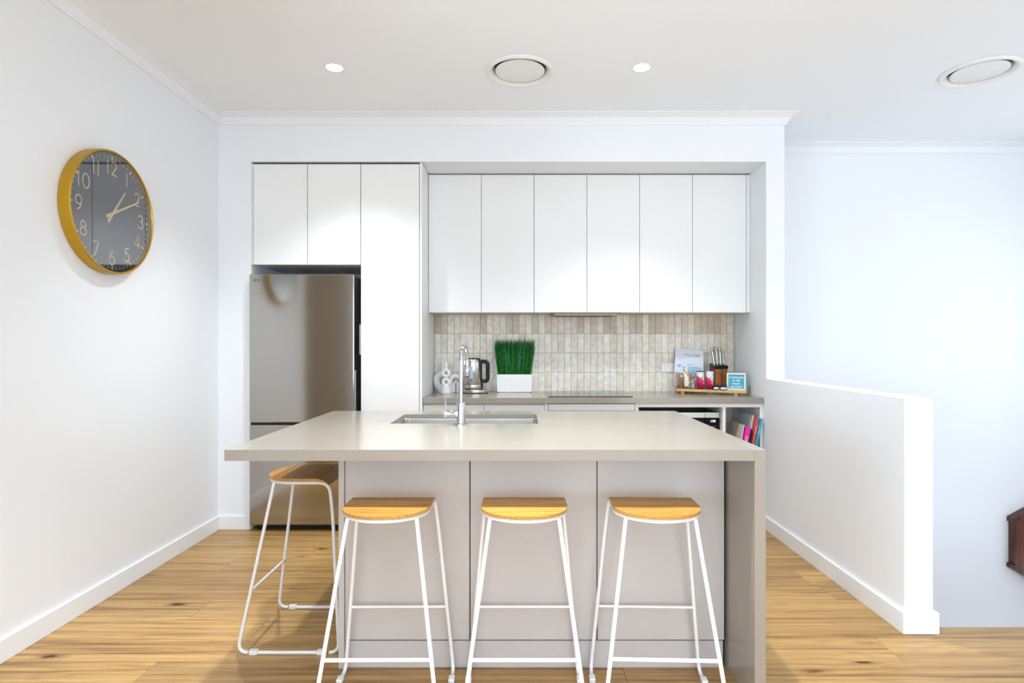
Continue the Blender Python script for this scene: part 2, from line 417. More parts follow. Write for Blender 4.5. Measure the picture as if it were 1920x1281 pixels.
# ---- setting
P = 0.19; Y0 = 2.734
rows = [Y0+P*k for k in range(-10, 7)]
yfront = rows[0]
struct('floor', curve_mesh([[(-3.6, YR-.05), (XFAR, YR-.05), (XFAR, yfront), (-3.6, yfront)]], -0.15, 0), 'floor')
FL = bpy.data.objects['floor']
sub = obj('subfloor', curve_mesh([[(-3.6, yfront+.001), (XFAR, yfront+.001), (XFAR, YV), (XN, YV), (XN, YA+.1), (-3.6, YA+.1)]], -0.30, -0.0155), 'exterior', FL)
joints = {3: [-1.669], 0: [-1.521], -1: [-1.155], -2: [1.5235, -0.35], -3: [2.3, .4], -4: [-.9, 1.1]}
k = -10
for yr in rows:
    js = joints.get(k, [-1.9 + random.random()*1.7])
    xs = sorted(js)
    while xs[0] > -3.2: xs.insert(0, xs[0]-1.75-random.random()*.3)
    while xs[-1] < XFAR-0.3: xs.append(xs[-1]+1.8+random.random()*.3)
    xs = [-3.6]+[x for x in xs if -3.4 < x < XFAR-.2]+[XFAR]
    for a, b in zip(xs, xs[1:]):
        segs = []
        if yr >= YV: 
            if a < 1.79: segs.append((a, min(b, 1.79), yr, yr+P))
        elif yr+P > YV:
            if b <= 1.79: segs.append((a, b, yr, yr+P))
            else:
                if a < 1.79: segs.append((a, 1.79, yr, yr+P))
                segs.append((max(a, 1.7906), b, yr, YV+.004))
        else: segs.append((a, b, yr, yr+P))
        for (x0, x1, y0, y1) in segs:
            if x1-x0 < .02: continue
            mbk = MB().box(x0+.0005, x1-.0005, y0+.0004, min(y1, 4.075)-.0004, -0.015, 0.0, 0.0010)
            obj('floor_plank', mbk, 'floor', FL, smooth=False)
    k += 1

vents = [(0.0, 3.391), (2.64, 3.40)]
lamps = [(-1.047, 3.34), (0.686, 3.34)]
lamps_rear = [(-1.05, 0.72), (0.69, 0.72), (2.9, 0.7), (-0.62, 1.86), (0.40, 1.86), (-1.05, -1.6), (0.69, -1.6), (2.5, -1.6)]
struct('ceiling', curve_mesh([[(-3.6, YR-.05), (XFAR, YR-.05), (XFAR, YA+.1), (-3.6, YA+.1)]]
       + [circle(x, y, 0.170) for x, y in vents] + [circle(x, y, .046, 32) for x, y in lamps+lamps_rear], HC, HC+.12), 'ceiling')
struct('wall_roof_void', MB().box(-3.6, XFAR, YR-.05, YA+.1, HC+.22, HC+.25), 'dark')

struct('wall_left', MB().box(XL-.12, XL, 2.30, YA+.1, -.1, HC), 'wall')
struct('wall_hallway', MB().box(-3.6, -3.5, YR, YA+.1, -.1, HC).box(-3.5, XL-.12, 3.4, 3.5, 0, HC).box(-3.5, XL-.12, .40, .50, 0, HC), 'tan')
struct('wall_left_rear', MB().box(XL-.12, XL, YR, .50, 0, HC), 'wall')
struct('wall_back', MB().box(XL, AX0, YB, YA+.1, 0, HC).box(AX0, AX1, YB, YA+.1, AZ, HC).box(AX1, XN, YB, YA+.1, 0, HC)
       .box(AX0, AX1, YA, YA+.1, 0, AZ), 'wall')
struct('wall_far', MB().box(XN, XFAR+.1, YA, YA+.1, -3.0, HC), 'wall')
struct('wall_right', MB().box(XFAR, XFAR+.1, YR, YA, -3.0, HC), 'wall')
struct('wall_half_height', MB().box(XR, XN, 2.586, YB, 0, 1.025, .002), 'wall')
struct('wall_stair_void', MB().box(XN-.02, XFAR, YV-.12, YV-.0015, -3.0, -.016).box(XN-.1, XN, YV, YA, -3.0, -.3), 'wall')
struct('floor_lower', MB().box(XN, XFAR, YV, YA, -3.0, -2.9), 'floor')
# glazed rear wall
struct('wall_rear', MB().box(-3.6, -1.9, YR-.1, YR, 0, HC).box(3.7, XFAR, YR-.1, YR, 0, HC).box(-1.9, 3.7, YR-.1, YR, 2.5, HC), 'wall')
wf = MB().box(-1.9, 3.7, YR-.08, YR-.02, 2.44, 2.5).box(-1.9, 3.7, YR-.08, YR-.02, 0, .06)
for i in range(5):
    x = -1.9+5.55*i/4; wf.box(x, x+.05, YR-.08, YR-.02, .06, 2.44)
struct('window_1', wf, 'trim')
struct('floor_terrace', MB().box(-5, 6, YR-5, YR-.1, -.2, -.05), 'exterior')

# baseboards
struct('baseboard_left', MB().box(XL, XL+.015, 2.30, YB, 0, .092, .0015), 'trim')
struct('baseboard_back', MB().box(XL+.015, AX0-.004, YB-.015, YB, 0, .092, .0015), 'trim')
struct('baseboard_half_wall', MB().box(XR-.015, XR, 2.586, YB, 0, .092, .0015).box(XR-.015, XN+.018, 2.571, 2.586, 0, .092, .0015)
       .box(XN, XN+.018, 2.586, YV, 0, .092, .0015), 'trim')

# cornice
prof = [(0, 0), (.074, 0), (.074, .007), (.067, .009), (.032, .026), (.012, .062), (.010, .069), (0, .069)]
path = [Vector(p) for p in ((XL, 2.30), (XL, YB), (XN, YB), (XN, YA), (XFAR, YA))]
def nrm(a, b): d = (b-a).normalized(); return Vector((d.y, -d.x))
def offs(i, d):
    ns = []
    if i > 0: ns.append(nrm(path[i-1], path[i]))
    if i < len(path)-1: ns.append(nrm(path[i], path[i+1]))
    if len(ns) == 1: return path[i]+ns[0]*d
    s = ns[0]+ns[1]; return path[i]+s*(d/(s.dot(ns[0])))
for i in range(4):
    vs = []
    for j in (i, i+1):
        for d, h in prof:
            q = offs(j, d); vs.append((q.x, q.y, HC-h))
    n = len(prof)
    fs = [(a, (a+1) % n, n+(a+1) % n, n+a) for a in range(n)]+[tuple(range(n)), tuple(range(2*n-1, n-1, -1))]
    struct('trim_%d' % (i+1), MB().add(vs, fs), 'trim', smooth=False)

# splashback tiles
TY = YA-.008
SB = struct('trim_splashback', MB().box(-.67, 1.678, YA-.004, YA, .893, 1.4975), 'grout')
tm = MB().box(-.0247, .0247, -.0035, .0035, -.0747, .0747, .0012).mesh('tile')
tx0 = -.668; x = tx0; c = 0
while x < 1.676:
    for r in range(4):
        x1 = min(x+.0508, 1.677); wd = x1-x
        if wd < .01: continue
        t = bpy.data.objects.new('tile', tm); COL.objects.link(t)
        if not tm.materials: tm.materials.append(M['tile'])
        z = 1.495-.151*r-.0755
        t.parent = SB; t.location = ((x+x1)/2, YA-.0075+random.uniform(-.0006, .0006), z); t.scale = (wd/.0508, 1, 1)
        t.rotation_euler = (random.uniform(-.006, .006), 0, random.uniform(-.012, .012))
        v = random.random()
        t['tone'] = float(min(1, max(0, [.35+.65*v, .05+.6*v**1.3, .45*v**1.5, .45*v**1.5][r])))  # random tone, top row biased browner to paint in the cupboards' shade
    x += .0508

# ------------------------------------------------------------------ ceiling fittings
def vent(x, y, label):
    t = thing('ceiling_vent', label, 'vent', (x, y, HC), 'round white ceiling air vents')
    o = MB().ring([(.199, HC-.001), (.197, HC-.006), (.186, HC-.013), (.172, HC-.011), (.160, HC+.004), (.150, HC+.034), (.147, HC+.034), (.158, HC+.002), (.166, HC-.006), (.168, HC-.001)], (x, y, 0), 64)
    obj('flange', o, 'plastic', t)
    d = MB().lathe([(1e-4, HC-.006), (.130, HC-.006), (.140, HC-.002), (.1405, HC+.002), (.135, HC+.006), (1e-4, HC+.006)], (x, y, 0), 64)
    obj('disc', d, 'plastic', t)
    obj('duct', MB().lathe([(.1475, HC+.034), (.1475, HC+.16), (1e-4, HC+.16)], (x, y, 0), 48), 'dark', t)
    obj('stem', MB().tube([(x, y, HC+.006), (x, y, HC+.158)], .008), 'plastic', t)
vent(*vents[0], 'round white ceiling air vent between the two glowing downlights')
vent(*vents[1], 'round white ceiling air vent over the stairwell at top right')

def downlight(x, y, label, power=1.65, cone=106):
    t = thing('downlight', label, 'ceiling light', (x, y, HC), 'recessed ceiling downlights')
    obj('bezel', MB().ring([(.054, HC-.0005), (.053, HC-.004), (.046, HC-.005), (.041, HC+.012), (.045, HC+.012), (.0455, HC-.0005)], (x, y, 0), 40), 'plastic', t)
    obj('diffuser', MB().lathe([(1e-4, HC+.006), (.0425, HC+.006), (.0425, HC+.012), (1e-4, HC+.012)], (x, y, 0), 32), 'lamp', t)
    d = bpy.data.lights.new('downlight_beam', 'SPOT'); d.energy = DOWNLIGHT_POWER*power; d.spot_size = math.radians(cone); d.spot_blend = 1.0
    d.shadow_soft_size = 0.04; d.color = (0.90, 0.96, 1.0)
    l = bpy.data.objects.new('downlight_beam', d); COL.objects.link(l); l.parent = t; l.location = (0, 0, -.012)
downlight(*lamps[0], 'glowing round downlight left of the central ceiling vent')
downlight(*lamps[1], 'glowing round downlight right of the central ceiling vent')
rear = [('over the left front of the island, above the frame', .42), ('over the right front of the island, above the frame', .42), ('over the landing by the stair edge', .12),
        ('added out of view to brighten the left half of the benchtop', 2.7), ('added out of view to brighten the right half of the benchtop', 2.7),  # this pair is added to brighten the slab top but not its edge
        ('nearest the rear glazing on the left', .3), ('nearest the rear glazing in the middle', .2), ('nearest the rear glazing on the right', .1)]
for (x, y), (wh, pw) in zip(lamps_rear, rear):
    downlight(x, y, 'recessed ceiling downlight '+wh, pw, 80 if pw > 2 else 125)

# ------------------------------------------------------------------ tall cabinets around the fridge
YF = 4.05
t = thing('over_fridge_cabinet', 'white two-door cupboard directly above the stainless fridge', 'cabinet', (-1.46, YF, 1.806))
obj('carcass', MB().box(AX0+.001, -1.0925, YF+.02, YA-.002, 1.808, 2.497), 'cab', t)
obj('door', MB().box(-1.8235, -1.4570, YF, YF+.018, 1.806, 2.494, .0012), 'cab', t)
obj('door', MB().box(-1.4525, -1.0925, YF, YF+.018, 1.806, 2.494, .0012), 'cab', t)
obj('filler_strip', MB().box(AX0+.001, -1.8270, YF, YF+.018, 1.806, 2.497, .001), 'cab', t)
obj('shadow_gap', MB().box(AX0+.001, -1.0925, YF+.021, YF+.03, 2.4975, 2.507), 'dark', t)

t = thing('pantry_cabinet', 'tall white pantry cupboard between the fridge and the wall cupboards', 'cabinet', (-.88, YF, 0))
obj('carcass', MB().box(-1.0905, -.6875, YF+.02, YA-.002, .10, 2.497), 'cab', t)
d = obj('door', MB().box(-1.0880, -.6905, YF, YF+.018, .10, 2.494, .0012), 'cab', t)
hd = MB().box(-1.0955, -1.0865, YF-.012, YF+.002, 1.190, 1.395, .001).box(-1.0900, -1.0870, YF-.012, YF, 1.190, 1.395)
obj('handle', hd, 'silverstrip', d)['label'] = 'slim metal edge pull'
obj('end_panel', MB().box(-.6865, -.6705, YF-.001, YA-.002, 0, 2.503, .0012), 'cab', t)
obj('kickboard', MB().box(-1.0905, -.6875, YF+.05, YF+.065, 0, .098), 'cab', t)
obj('shadow_gap', MB().box(-1.0905, -.6705, YF+.021, YF+.03, 2.5035, 2.507), 'dark', t)

# fridge
FX0, FX1, FY = -1.820, -1.116, 3.98
t = thing('fridge', 'stainless steel bottom-freezer fridge in the recess left of the pantry', 'fridge', ((FX0+FX1)/2, FY, 0))
obj('body', MB().box(FX0+.012, FX1-.006, FY+.075, 4.60, .035, 1.725, .004), 'steelside', t)
d = obj('door', MB().box(FX0, FX1, FY, FY+.062, .733, 1.733, .006), 'steel', t)
obj('gasket', MB().box(FX0+.01, FX1-.006, FY+.0622, FY+.0745, .74, 1.725), 'black', d)
obj('grip', MB().box(FX1-.0005, FX1+.002, FY+.025, FY+.042, .80, 1.085, .0005), 'silverstrip', d)
dr = obj('freezer_drawer', MB().box(FX0, FX1, FY, FY+.062, .045, .7185, .006), 'steel', t)
obj('gasket', MB().box(FX0+.01, FX1-.006, FY+.0622, FY+.0745, .05, .715), 'black', dr)
obj('divider', MB().box(FX0+.004, FX1-.004, FY+.010, FY+.06, .7188, .7325), 'black', t)
lg = MB().lathe([(1e-4, 0), (.0075, 0), (.0075, .0008), (1e-4, .0008)], (0, 0, 0), 28)
lg.xf(Matrix.Translation((-1.782, FY-.0002, 1.692)) @ FACE)
lg2 = text_mb('LG', .0215, .0008, bold=.0004).xf(Matrix.Translation((-1.7585, FY-.0004, 1.6925)) @ FACE)
lg.add(lg2.v, lg2.f)
o = obj('logo', lg, 'steelside', d, smooth=False)
obj('foot', MB().lathe([(.022, 0), (.022, .012), (.012, .014), (.012, .036)], (FX0+.05, FY+.07, 0), 20), 'black', t)
obj('foot', MB().lathe([(.022, 0), (.022, .012), (.012, .014), (.012, .036)], (FX1-.05, FY+.07, 0), 20), 'black', t)
obj('plinth', MB().box(FX0+.035, FX1-.02, FY+.055, FY+.09, .006, .044), 'black', t)

# ------------------------------------------------------------------ wall cupboards
YU = 4.32; ZU0, ZU1 = 1.4935, 2.4976
doors = [(-.6670, -.2838), (-.2806, .1014), (.1046, .4866), (.4898, .8718), (.8750, 1.2574), (1.2606, 1.6505)]
names = ['white wall cupboard pair next to the pantry, above the kettle and grass',
         'white wall cupboard pair above the cooktop and rangehood',
         'white wall cupboard pair at the right, above the tray and socket']
for i in range(3):
    (a0, a1), (b0, b1) = doors[2*i], doors[2*i+1]
    x0 = a0-.001; x1 = b1+.001 if i < 2 else 1.679
    t = thing('wall_cabinet', names[i], 'cabinet', ((x0+x1)/2, YU, ZU0), 'white handleless wall cupboards')
    obj('carcass', MB().box(x0+.0005, x1-.0005, YU+.02, YA-.016, ZU0+.004, ZU1-.002), 'cab', t)
    obj('door', MB().box(a0, a1, YU, YU+.018, ZU0, ZU1, .0012), 'cab', t)
    obj('door', MB().box(b0, b1, YU, YU+.018, ZU0, ZU1, .0012), 'cab', t)
    obj('shadow_gap', MB().box(x0+.0005, x1-.0005, YU+.02, YU+.028, ZU1-.001, AZ-.001), 'hood', t)  # brown strip standing in for the shade above the doors
    obj('base_board', MB().box(x0+.0005, x1-.0005, YU+.02, YA-.016, ZU0-.001, ZU0+.003), 'carc', t)
    if i == 2: obj('filler_strip', MB().box(1.6535, 1.679, YU, YU+.018, ZU0, ZU1, .001), 'cab', t)
t = thing('rangehood', 'slimline metal rangehood under the cupboards above the cooktop', 'rangehood', (.48, 4.45, 1.476))
hz = 1.474
hv = [(.222, 4.34, ZU0-.002), (.742, 4.34, ZU0-.002), (.742, 4.60, ZU0-.002), (.222, 4.60, ZU0-.002), (.262, 4.36, hz), (.702, 4.36, hz), (.702, 4.58, hz), (.262, 4.58, hz)]
obj('housing', MB().add(hv, [(0, 1, 2, 3), (4, 7, 6, 5), (0, 4, 5, 1), (1, 5, 6, 2), (2, 6, 7, 3), (3, 7, 4, 0)]), 'hood', t, smooth=False)
obj('filter', MB().box(.29, .47, 4.39, 4.56, hz-.003, hz).box(.49, .675, 4.39, 4.56, hz-.003, hz), 'steelside', t)
obj('lip', MB().box(.25, .72, 4.345, 4.356, hz-.002, ZU0-.0025, .002), 'hood', t)

# ------------------------------------------------------------------ back bench
ZB = .893; YW = 4.072
t = obj('rear_benchtop', MB().box(-.670, 1.679, YW, YA-.001, ZB-.040, ZB, .0015), 'stone')
tag(t, 'long beige stone benchtop along the tiled splashback', 'benchtop'); recentre(t, (.5, YW, ZB-.04))
YC = 4.092; ZT = ZB-.0405
t = thing('base_cabinet', 'white base cupboard under the rear benchtop beside the pantry', 'cabinet', (-.25, YC, 0), 'rear base cabinets')
obj('carcass', MB().box(-.669, .168, YC+.019, YA-.002, .10, ZT), 'cab', t)
obj('door', MB().box(-.668, -.251, YC, YC+.018, .10, ZT-.012, .0012), 'cab', t)
obj('door', MB().box(-.248, .168, YC, YC+.018, .10, ZT-.012, .0012), 'cab', t)
obj('kickboard', MB().box(-.669, .168, YC+.05, YC+.065, 0, .099), 'cab', t)
t = thing('drawer_cabinet', 'white drawer unit under the cooktop', 'cabinet', (.48, YC, 0), 'rear base cabinets')
obj('carcass', MB().box(.170, .817, YC+.024, YA-.002, .10, ZT), 'hood', t)
obj('side_panel', MB().box(.170, .193, YC, YC+.023, .10, ZT, .001), 'cab', t)
obj('side_panel', MB().box(.796, .817, YC, YC+.023, .10, ZT, .001), 'cab', t)
obj('drawer', MB().box(.197, .793, YC, YC+.018, .803, ZT-.005, .0012), 'cab', t)
obj('drawer', MB().box(.197, .793, YC, YC+.018, .46, .795, .0012), 'cab', t)
obj('drawer', MB().box(.197, .793, YC, YC+.018, .11, .452, .0012), 'cab', t)
obj('kickboard', MB().box(.170, .817, YC+.05, YC+.065, 0, .099), 'cab', t)
def open_unit(x0, x1, w0, w1, zs, label, inside, depth):
    t = thing('open_cabinet', label, 'cabinet', ((x0+x1)/2, YC, 0), 'rear base cabinets')
    obj('side_panel', MB().box(x0, x0+w0, YC, depth, .10, ZT, .001), inside, t)
    obj('side_panel', MB().box(x1-w1, x1, YC, depth, .10, ZT, .001), inside, t)
    obj('top_rail', MB().box(x0+w0, x1-w1, YC, YC+.018, ZT-.027, ZT, .001), 'cab', t)
    obj('shelf', MB().box(x0+w0, x1-w1, YC, depth, zs-.018, zs, .001), 'cab', t)
    obj('shelf', MB().box(x0+w0, x1-w1, YC, depth, .12, .138, .001), 'cab', t)
    obj('back_panel', MB().box(x0+w0, x1-w1, depth-.01, depth-.001, .138, ZT), inside, t)
    obj('lining', MB().box(x0+w0, x1-w1, YC+.02, depth-.011, ZT-.004, ZT), inside, t)
    obj('kickboard', MB().box(x0, x1, YC+.05, YC+.065, 0, .099), 'cab', t)
open_unit(.818, 1.411, .003, .010, .52, 'white open base unit holding the black microwave', 'cab', YA-.002)
open_unit(1.4115, 1.679, .010, .020, .44, 'white open base shelf holding the cookbooks by the half wall', 'cab', YA-.002)

# cooktop
t = thing('cooktop', 'flat black glass cooktop set in the rear benchtop', 'cooktop', (.49, 4.35, ZB))
obj('glass', MB().box(.197, .786, 4.115, 4.598, ZB+.0005, ZB+.006, .0015), 'blackglass', t)
for cx, cy, r in ((.33, 4.24, .07), (.33, 4.46, .085), (.63, 4.24, .085), (.63, 4.46, .07)):
    zr = MB().ring([(r, ZB+.0060), (r, ZB+.0063), (r-.002, ZB+.0063), (r-.002, ZB+.0060)], (cx, cy, 0), 40)
    obj('cooking_zone', zr, 'keyprint', t)

# microwave
t = thing('microwave', 'black microwave with silver strip in the open unit', 'microwave', (1.15, 4.15, .521))
obj('case', MB().box(.885, 1.392, 4.165, 4.50, .527, .783, .003), 'black', t)
d = obj('door', MB().box(.885, 1.2955, 4.150, 4.1645, .53, .745, .001), 'microglass', t)
obj('trim_strip', MB().box(.885, 1.2955, 4.148, 4.1645, .746, .783, .001), 'silverstrip', d)
p_ = obj('control_panel', MB().box(1.2975, 1.398, 4.150, 4.1645, .53, .745, .001), 'microglass', t)
obj('trim_strip', MB().box(1.2975, 1.398, 4.148, 4.1645, .746, .783, .001), 'silverstrip', p_)
obj('display', text_mb('1:50', .022, .0006, bold=.0004).xf(Matrix.Translation((1.352, 4.1494, .722)) @ FACE), 'display', p_, smooth=False)
for dz, sz, word in ((.684, .011, 'Sensor'), (.667, .010, 'Auto'), (.650, .010, 'Defrost'), (.633, .010, 'Power')):
    obj('lettering', text_mb(word, sz, .0005).xf(Matrix.Translation((1.358, 4.1494, dz)) @ FACE), 'keyprint', p_, smooth=False)
obj('key_mark', MB().box(1.328, 1.333, 4.1488, 4.1492, .6815, .6865), 'keyprint', p_)
for fx in (.91, 1.37):
    obj('foot', MB().lathe([(.01, .5205), (.01, .527)], (fx, 4.19, 0), 12), 'black', t)

# books on the shelf
def book(name, label, x0, w, d0, depth, z0, h, lean, cover, spine=None, writing=None, wcol='canwhite', group='cookbooks on the open shelf'):
    """spine faces the camera; lean in radians, top towards +x. built upright at origin then turned"""
    t = thing(name, label, 'book', (0, 0, 0), group)
    c = .0022 if w > .012 else .0015
    cv = MB().box(0, c, 0, depth, 0, h, .0004).box(w-c, w, 0, depth, 0, h, .0004)
    obj('cover', cv, cover, t)
    obj('spine', MB().box(0, w, -.0012, .0008, 0, h, .0005), spine or cover, t)
    obj('pages', MB().box(c+.0002, w-c-.0002, .001, depth-.004, .003, h-.003), 'pages', t)
    if writing:
        q = MB()
        for s, zc, sz in writing:
            e = text_mb(s, sz, .0004).xf(Matrix.Translation((w/2, -.0014, zc)) @ Matrix.Rotation(PI/2, 4, 'Y') @ FACE); q.add(e.v, e.f)
        obj('lettering', q, wcol, t, smooth=False)
    t.location = (x0, d0, z0); t.rotation_euler = (0, lean, 0)
    return t
ZS = .4405
book('cookbook', 'teal spined cookbook, rightmost on the open shelf', 1.5870, .0185, 4.06, .21, ZS, .318, .185, 'bookteal', None, [('KITCHEN', .24, .012), ('ITALY', .10, .012)])
book('cookbook', 'red spined cookbook beside the teal one on the open shelf', 1.5630, .0195, 4.06, .205, ZS, .322, .185, 'bookred', None, [('THE TASTE', .24, .012), ('RECIPES', .12, .012)])
book('cookbook', 'tall pale grey cookbook behind the magenta one on the open shelf', 1.5510, .0095, 4.10, .26, ZS, .335, .185, 'bookgrey')
book('cookbook', 'thin black cookbook between the magenta and red ones', 1.5365, .0115, 4.058, .17, ZS, .242, .185, 'black', None, [('BAKING', .14, .007)])
b_ = book('cookbook', 'thick magenta cookbook with a lilac spine band on the open shelf', 1.4990, .034, 4.05, .17, ZS, .262, .185, 'bookpink', None, [('SIMPLE', .17, .020)], 'canwhite')
lb = obj('spine_band', MB().box(.016, .0335, -.0016, -.0012, .002, .258), 'booklilac', b_); 
obj('bookmark', MB().box(.004, .022, .01, .05, .2622, .273, .001), 'bookteal', b_)
book('folder', 'wide beige folder left of the magenta cookbook on the shelf', 1.4860, .010, 4.06, .22, ZS, .272, .165, 'bookbeige')
t = obj('chopping_board', curve_mesh([rrect(0, .25, 0, .30, .05)], -.007, .007).copy(), 'bamboo')
t.data.transform(Matrix.Rotation(PI/2, 4, 'Y') @ Matrix.Rotation(PI/2, 4, 'Z'))
tag(t, 'round-cornered wooden chopping board leaning at the left of the open shelf', 'chopping board')
zz = min(v.co.z for v in t.data.vertices); yy = min(v.co.y for v in t.data.vertices); xx = max(v.co.x for v in t.data.vertices)
t.data.transform(Matrix.Translation((-xx, -yy, -zz)))
t.location = (1.462, 4.11, ZS+.0006); t.rotation_euler = (0, -.17, 0)

# ------------------------------------------------------------------ sockets
def socket(cx, cz, label):
    y = YA-.0115
    t = thing('power_socket', label, 'power outlet', (cx, y, cz), 'white double power sockets')
    obj('plate', MB().box(cx-.0565, cx+.0565, y-.009, y, cz-.035, cz+.035, .003), 'plastic', t)
    for s in (-1, 1):
        x = cx+s*.027
        obj('switch', MB().box(x+s*.004-.006, x+s*.004+.006, y-.0125, y-.009, cz+.009, cz+.023, .0015), 'plastic', t)
        p = MB()
        for dx, dz, an in ((-.0075, -.006, .5), (.0075, -.006, -.5), (0, -.021, 0)):
            b = MB().box(-.001, .001, -.0003, .0003, -.0042, .0042)
            b.xf(Matrix.Translation((x+dx, y-.0093, cz+dz)) @ Matrix.Rotation(an, 4, 'Y')); p.add(b.v, b.f)
        obj('pin_slots', p, 'dark', t)
    obj('switch', MB().box(cx-.006, cx+.006, y-.0125, y-.009, cz+.006, cz+.018, .0015), 'plastic', t)
    return t
socket(1.162, 1.079, 'white double power socket on the tiles left of the tray')
socket(-.438, 1.082, 'white double power socket on the tiles behind the tap and kettle')

# ------------------------------------------------------------------ white ceramics on the bench
def torus(mb, c, R, r, axis='Y', seg=28, rs=12, sx=1.0, sz=1.0):
    mb.curved = True
    vs = []
    for i in range(seg):
        a = 2*PI*i/seg
        for j in range(rs):
            b = 2*PI*j/rs; q = R+r*math.cos(b)
            vs.append((c[0]+q*math.cos(a)*sx, c[1]+r*math.sin(b), c[2]+q*math.sin(a)*sz))
    fs = [(i*rs+j, i*rs+(j+1) % rs, ((i+1) % seg)*rs+(j+1) % rs, ((i+1) % seg)*rs+j) for i in range(seg) for j in range(rs)]
    return mb.add(vs, fs)
Z = ZB+.0005
vx, vy = -.557, 4.46
t = thing('ceramic_vase', 'white ceramic vase of two stacked rings, front of the ceramic group', 'vase', (vx, vy, Z), 'white ceramic vases by the pantry')
obj('foot', MB().lathe([(.040, Z), (.041, Z+.004), (.030, Z+.045), (.024, Z+.056), (1e-4, Z+.056)], (vx, vy, 0), 32), 'ceramic', t)
obj('ring', torus(MB(), (vx, vy, Z+.082), .0225, .0125), 'ceramic', t)
obj('ring', torus(MB(), (vx, vy, Z+.150), .0235, .0125), 'ceramic', t)
obj('neck', MB().lathe([(.013, Z+.180), (.012, Z+.196), (.021, Z+.203), (.021, Z+.206), (.012, Z+.210), (.011, Z+.236), (.0095, Z+.236), (.0095, Z+.19), (1e-4, Z+.19)], (vx, vy, 0), 28), 'ceramic', t)
vx2, vy2 = -.625, 4.555
t = thing('ceramic_vase', 'white ceramic bent-tube vase at the left of the ceramic group', 'vase', (-.60, vy2, Z), 'white ceramic vases by the pantry')
pp = smooth_path([(-.600, vy2, Z+.028), (-.636, vy2, Z+.045), (-.645, vy2, Z+.115), (-.598, vy2, Z+.145), (-.590, vy2, Z+.218)], 8, .04)
obj('body', MB().tube(pp, [.028]*3+[.024]*(len(pp)-8)+[.013]*5, 18, up=(0, 1, 0)), 'ceramic', t)
obj('foot', MB().lathe([(.034, Z), (.034, Z+.010), (.026, Z+.016)], (-.600, vy2, 0), 24), 'ceramic', t)
t = thing('ceramic_arch', 'white ceramic arch ornament at the right of the ceramic group, behind the tap', 'ornament', (-.49, 4.53, Z), 'white ceramic vases by the pantry')
ar = [(-.530, 4.53, Z+.001), (-.532, 4.53, Z+.09)]+[(-.492-.040*math.cos(a), 4.53, Z+.09+.036*math.sin(a)) for a in [PI*i/10 for i in range(1, 10)]]+[(-.452, 4.53, Z+.09), (-.450, 4.53, Z+.001)]
obj('arch', MB().tube(ar, .0175, 16, up=(0, 1, 0)), 'ceramic', t)
obj('inner_arch', MB().tube([(-.505, 4.54, Z+.001), (-.505, 4.54, Z+.07), (-.492, 4.54, Z+.085), (-.479, 4.54, Z+.07), (-.479, 4.54, Z+.001)], .010, 12, up=(0, 1, 0)), 'ceramic', t)

# kettle
kx, ky = -.356, 4.47
t = thing('kettle', 'brushed steel electric kettle with black handle on its base', 'kettle', (kx, ky, Z))
b = obj('power_base', MB().lathe([(.097, Z+.003), (.099, Z+.008), (.097, Z+.026), (.088, Z+.031), (1e-4, Z+.031)], (kx+.018, ky, 0), 48, sy=.78), 'kettle', t)
obj('base_rim', MB().lathe([(.095, Z), (.0985, Z+.002), (.0985, Z+.005), (.095, Z+.006)], (kx+.018, ky, 0), 48, sy=.78), 'black', b)
obj('body', MB().lathe([(.064, Z+.034), (.066, Z+.038), (.0655, Z+.066), (.0645, Z+.068), (.0655, Z+.070), (.0615, Z+.225), (.0595, Z+.250), (.057, Z+.254), (1e-4, Z+.256)], (kx, ky, 0), 64), 'kettle', t)
obj('seam', MB().ring([(.0662, Z+.0665), (.0662, Z+.0695), (.060, Z+.0695), (.060, Z+.0665)], (kx, ky, 0), 48).ring([(.0650, Z+.031), (.0655, Z+.035), (.05, Z+.035), (.05, Z+.031)], (kx, ky, 0), 48), 'black', t)
obj('lid', MB().lathe([(.0575, Z+.2545), (.0575, Z+.259), (.050, Z+.263), (1e-4, Z+.264)], (kx, ky, 0), 40), 'black', t)
gx = kx-.006
win = MB().box(gx-.010, gx+.010, ky-.0665, ky-.058, Z+.095, Z+.205, .003)
g = obj('water_gauge', win, 'gauge', t)
mk = MB()
for i in range(9): mk.box(gx-.003, gx+.004, ky-.0672, ky-.0664, Z+.120+i*.009, Z+.1215+i*.009)
mk.box(gx-.006, gx+.006, ky-.0672, ky-.0664, Z+.099, Z+.111)
obj('gauge_marks', mk, 'navy', g)
hp = smooth_path([(kx+.052, ky, Z+.238), (kx+.112, ky, Z+.238), (kx+.113, ky, Z+.090), (kx+.058, ky, Z+.088)], 8, .038)
obj('handle', MB().tube(hp, .0145, 14, flat=.9, up=(0, 1, 0)).box(kx+.050, kx+.070, ky-.014, ky+.014, Z+.068, Z+.250, .006).box(kx+.058, kx+.076, ky-.012, ky+.012, Z+.034, Z+.10, .004), 'black', t)
obj('spout', MB().box(kx-.072, kx-.050, ky-.018, ky+.018, Z+.205, Z+.250, .006), 'kettle', t)
sp = smooth_path([(-.415, YA-.030, 1.060), (-.418, YA-.045, 1.00), (-.43, YA-.06, .93), (-.42, YA-.07, Z+.004), (-.36, ky+.075, Z+.004)], 6, .04)
obj('cord', MB().tube(sp, .0032, 8).box(-.430, -.400, YA-.042, YA-.0215, 1.048, 1.078, .004), 'black', t)

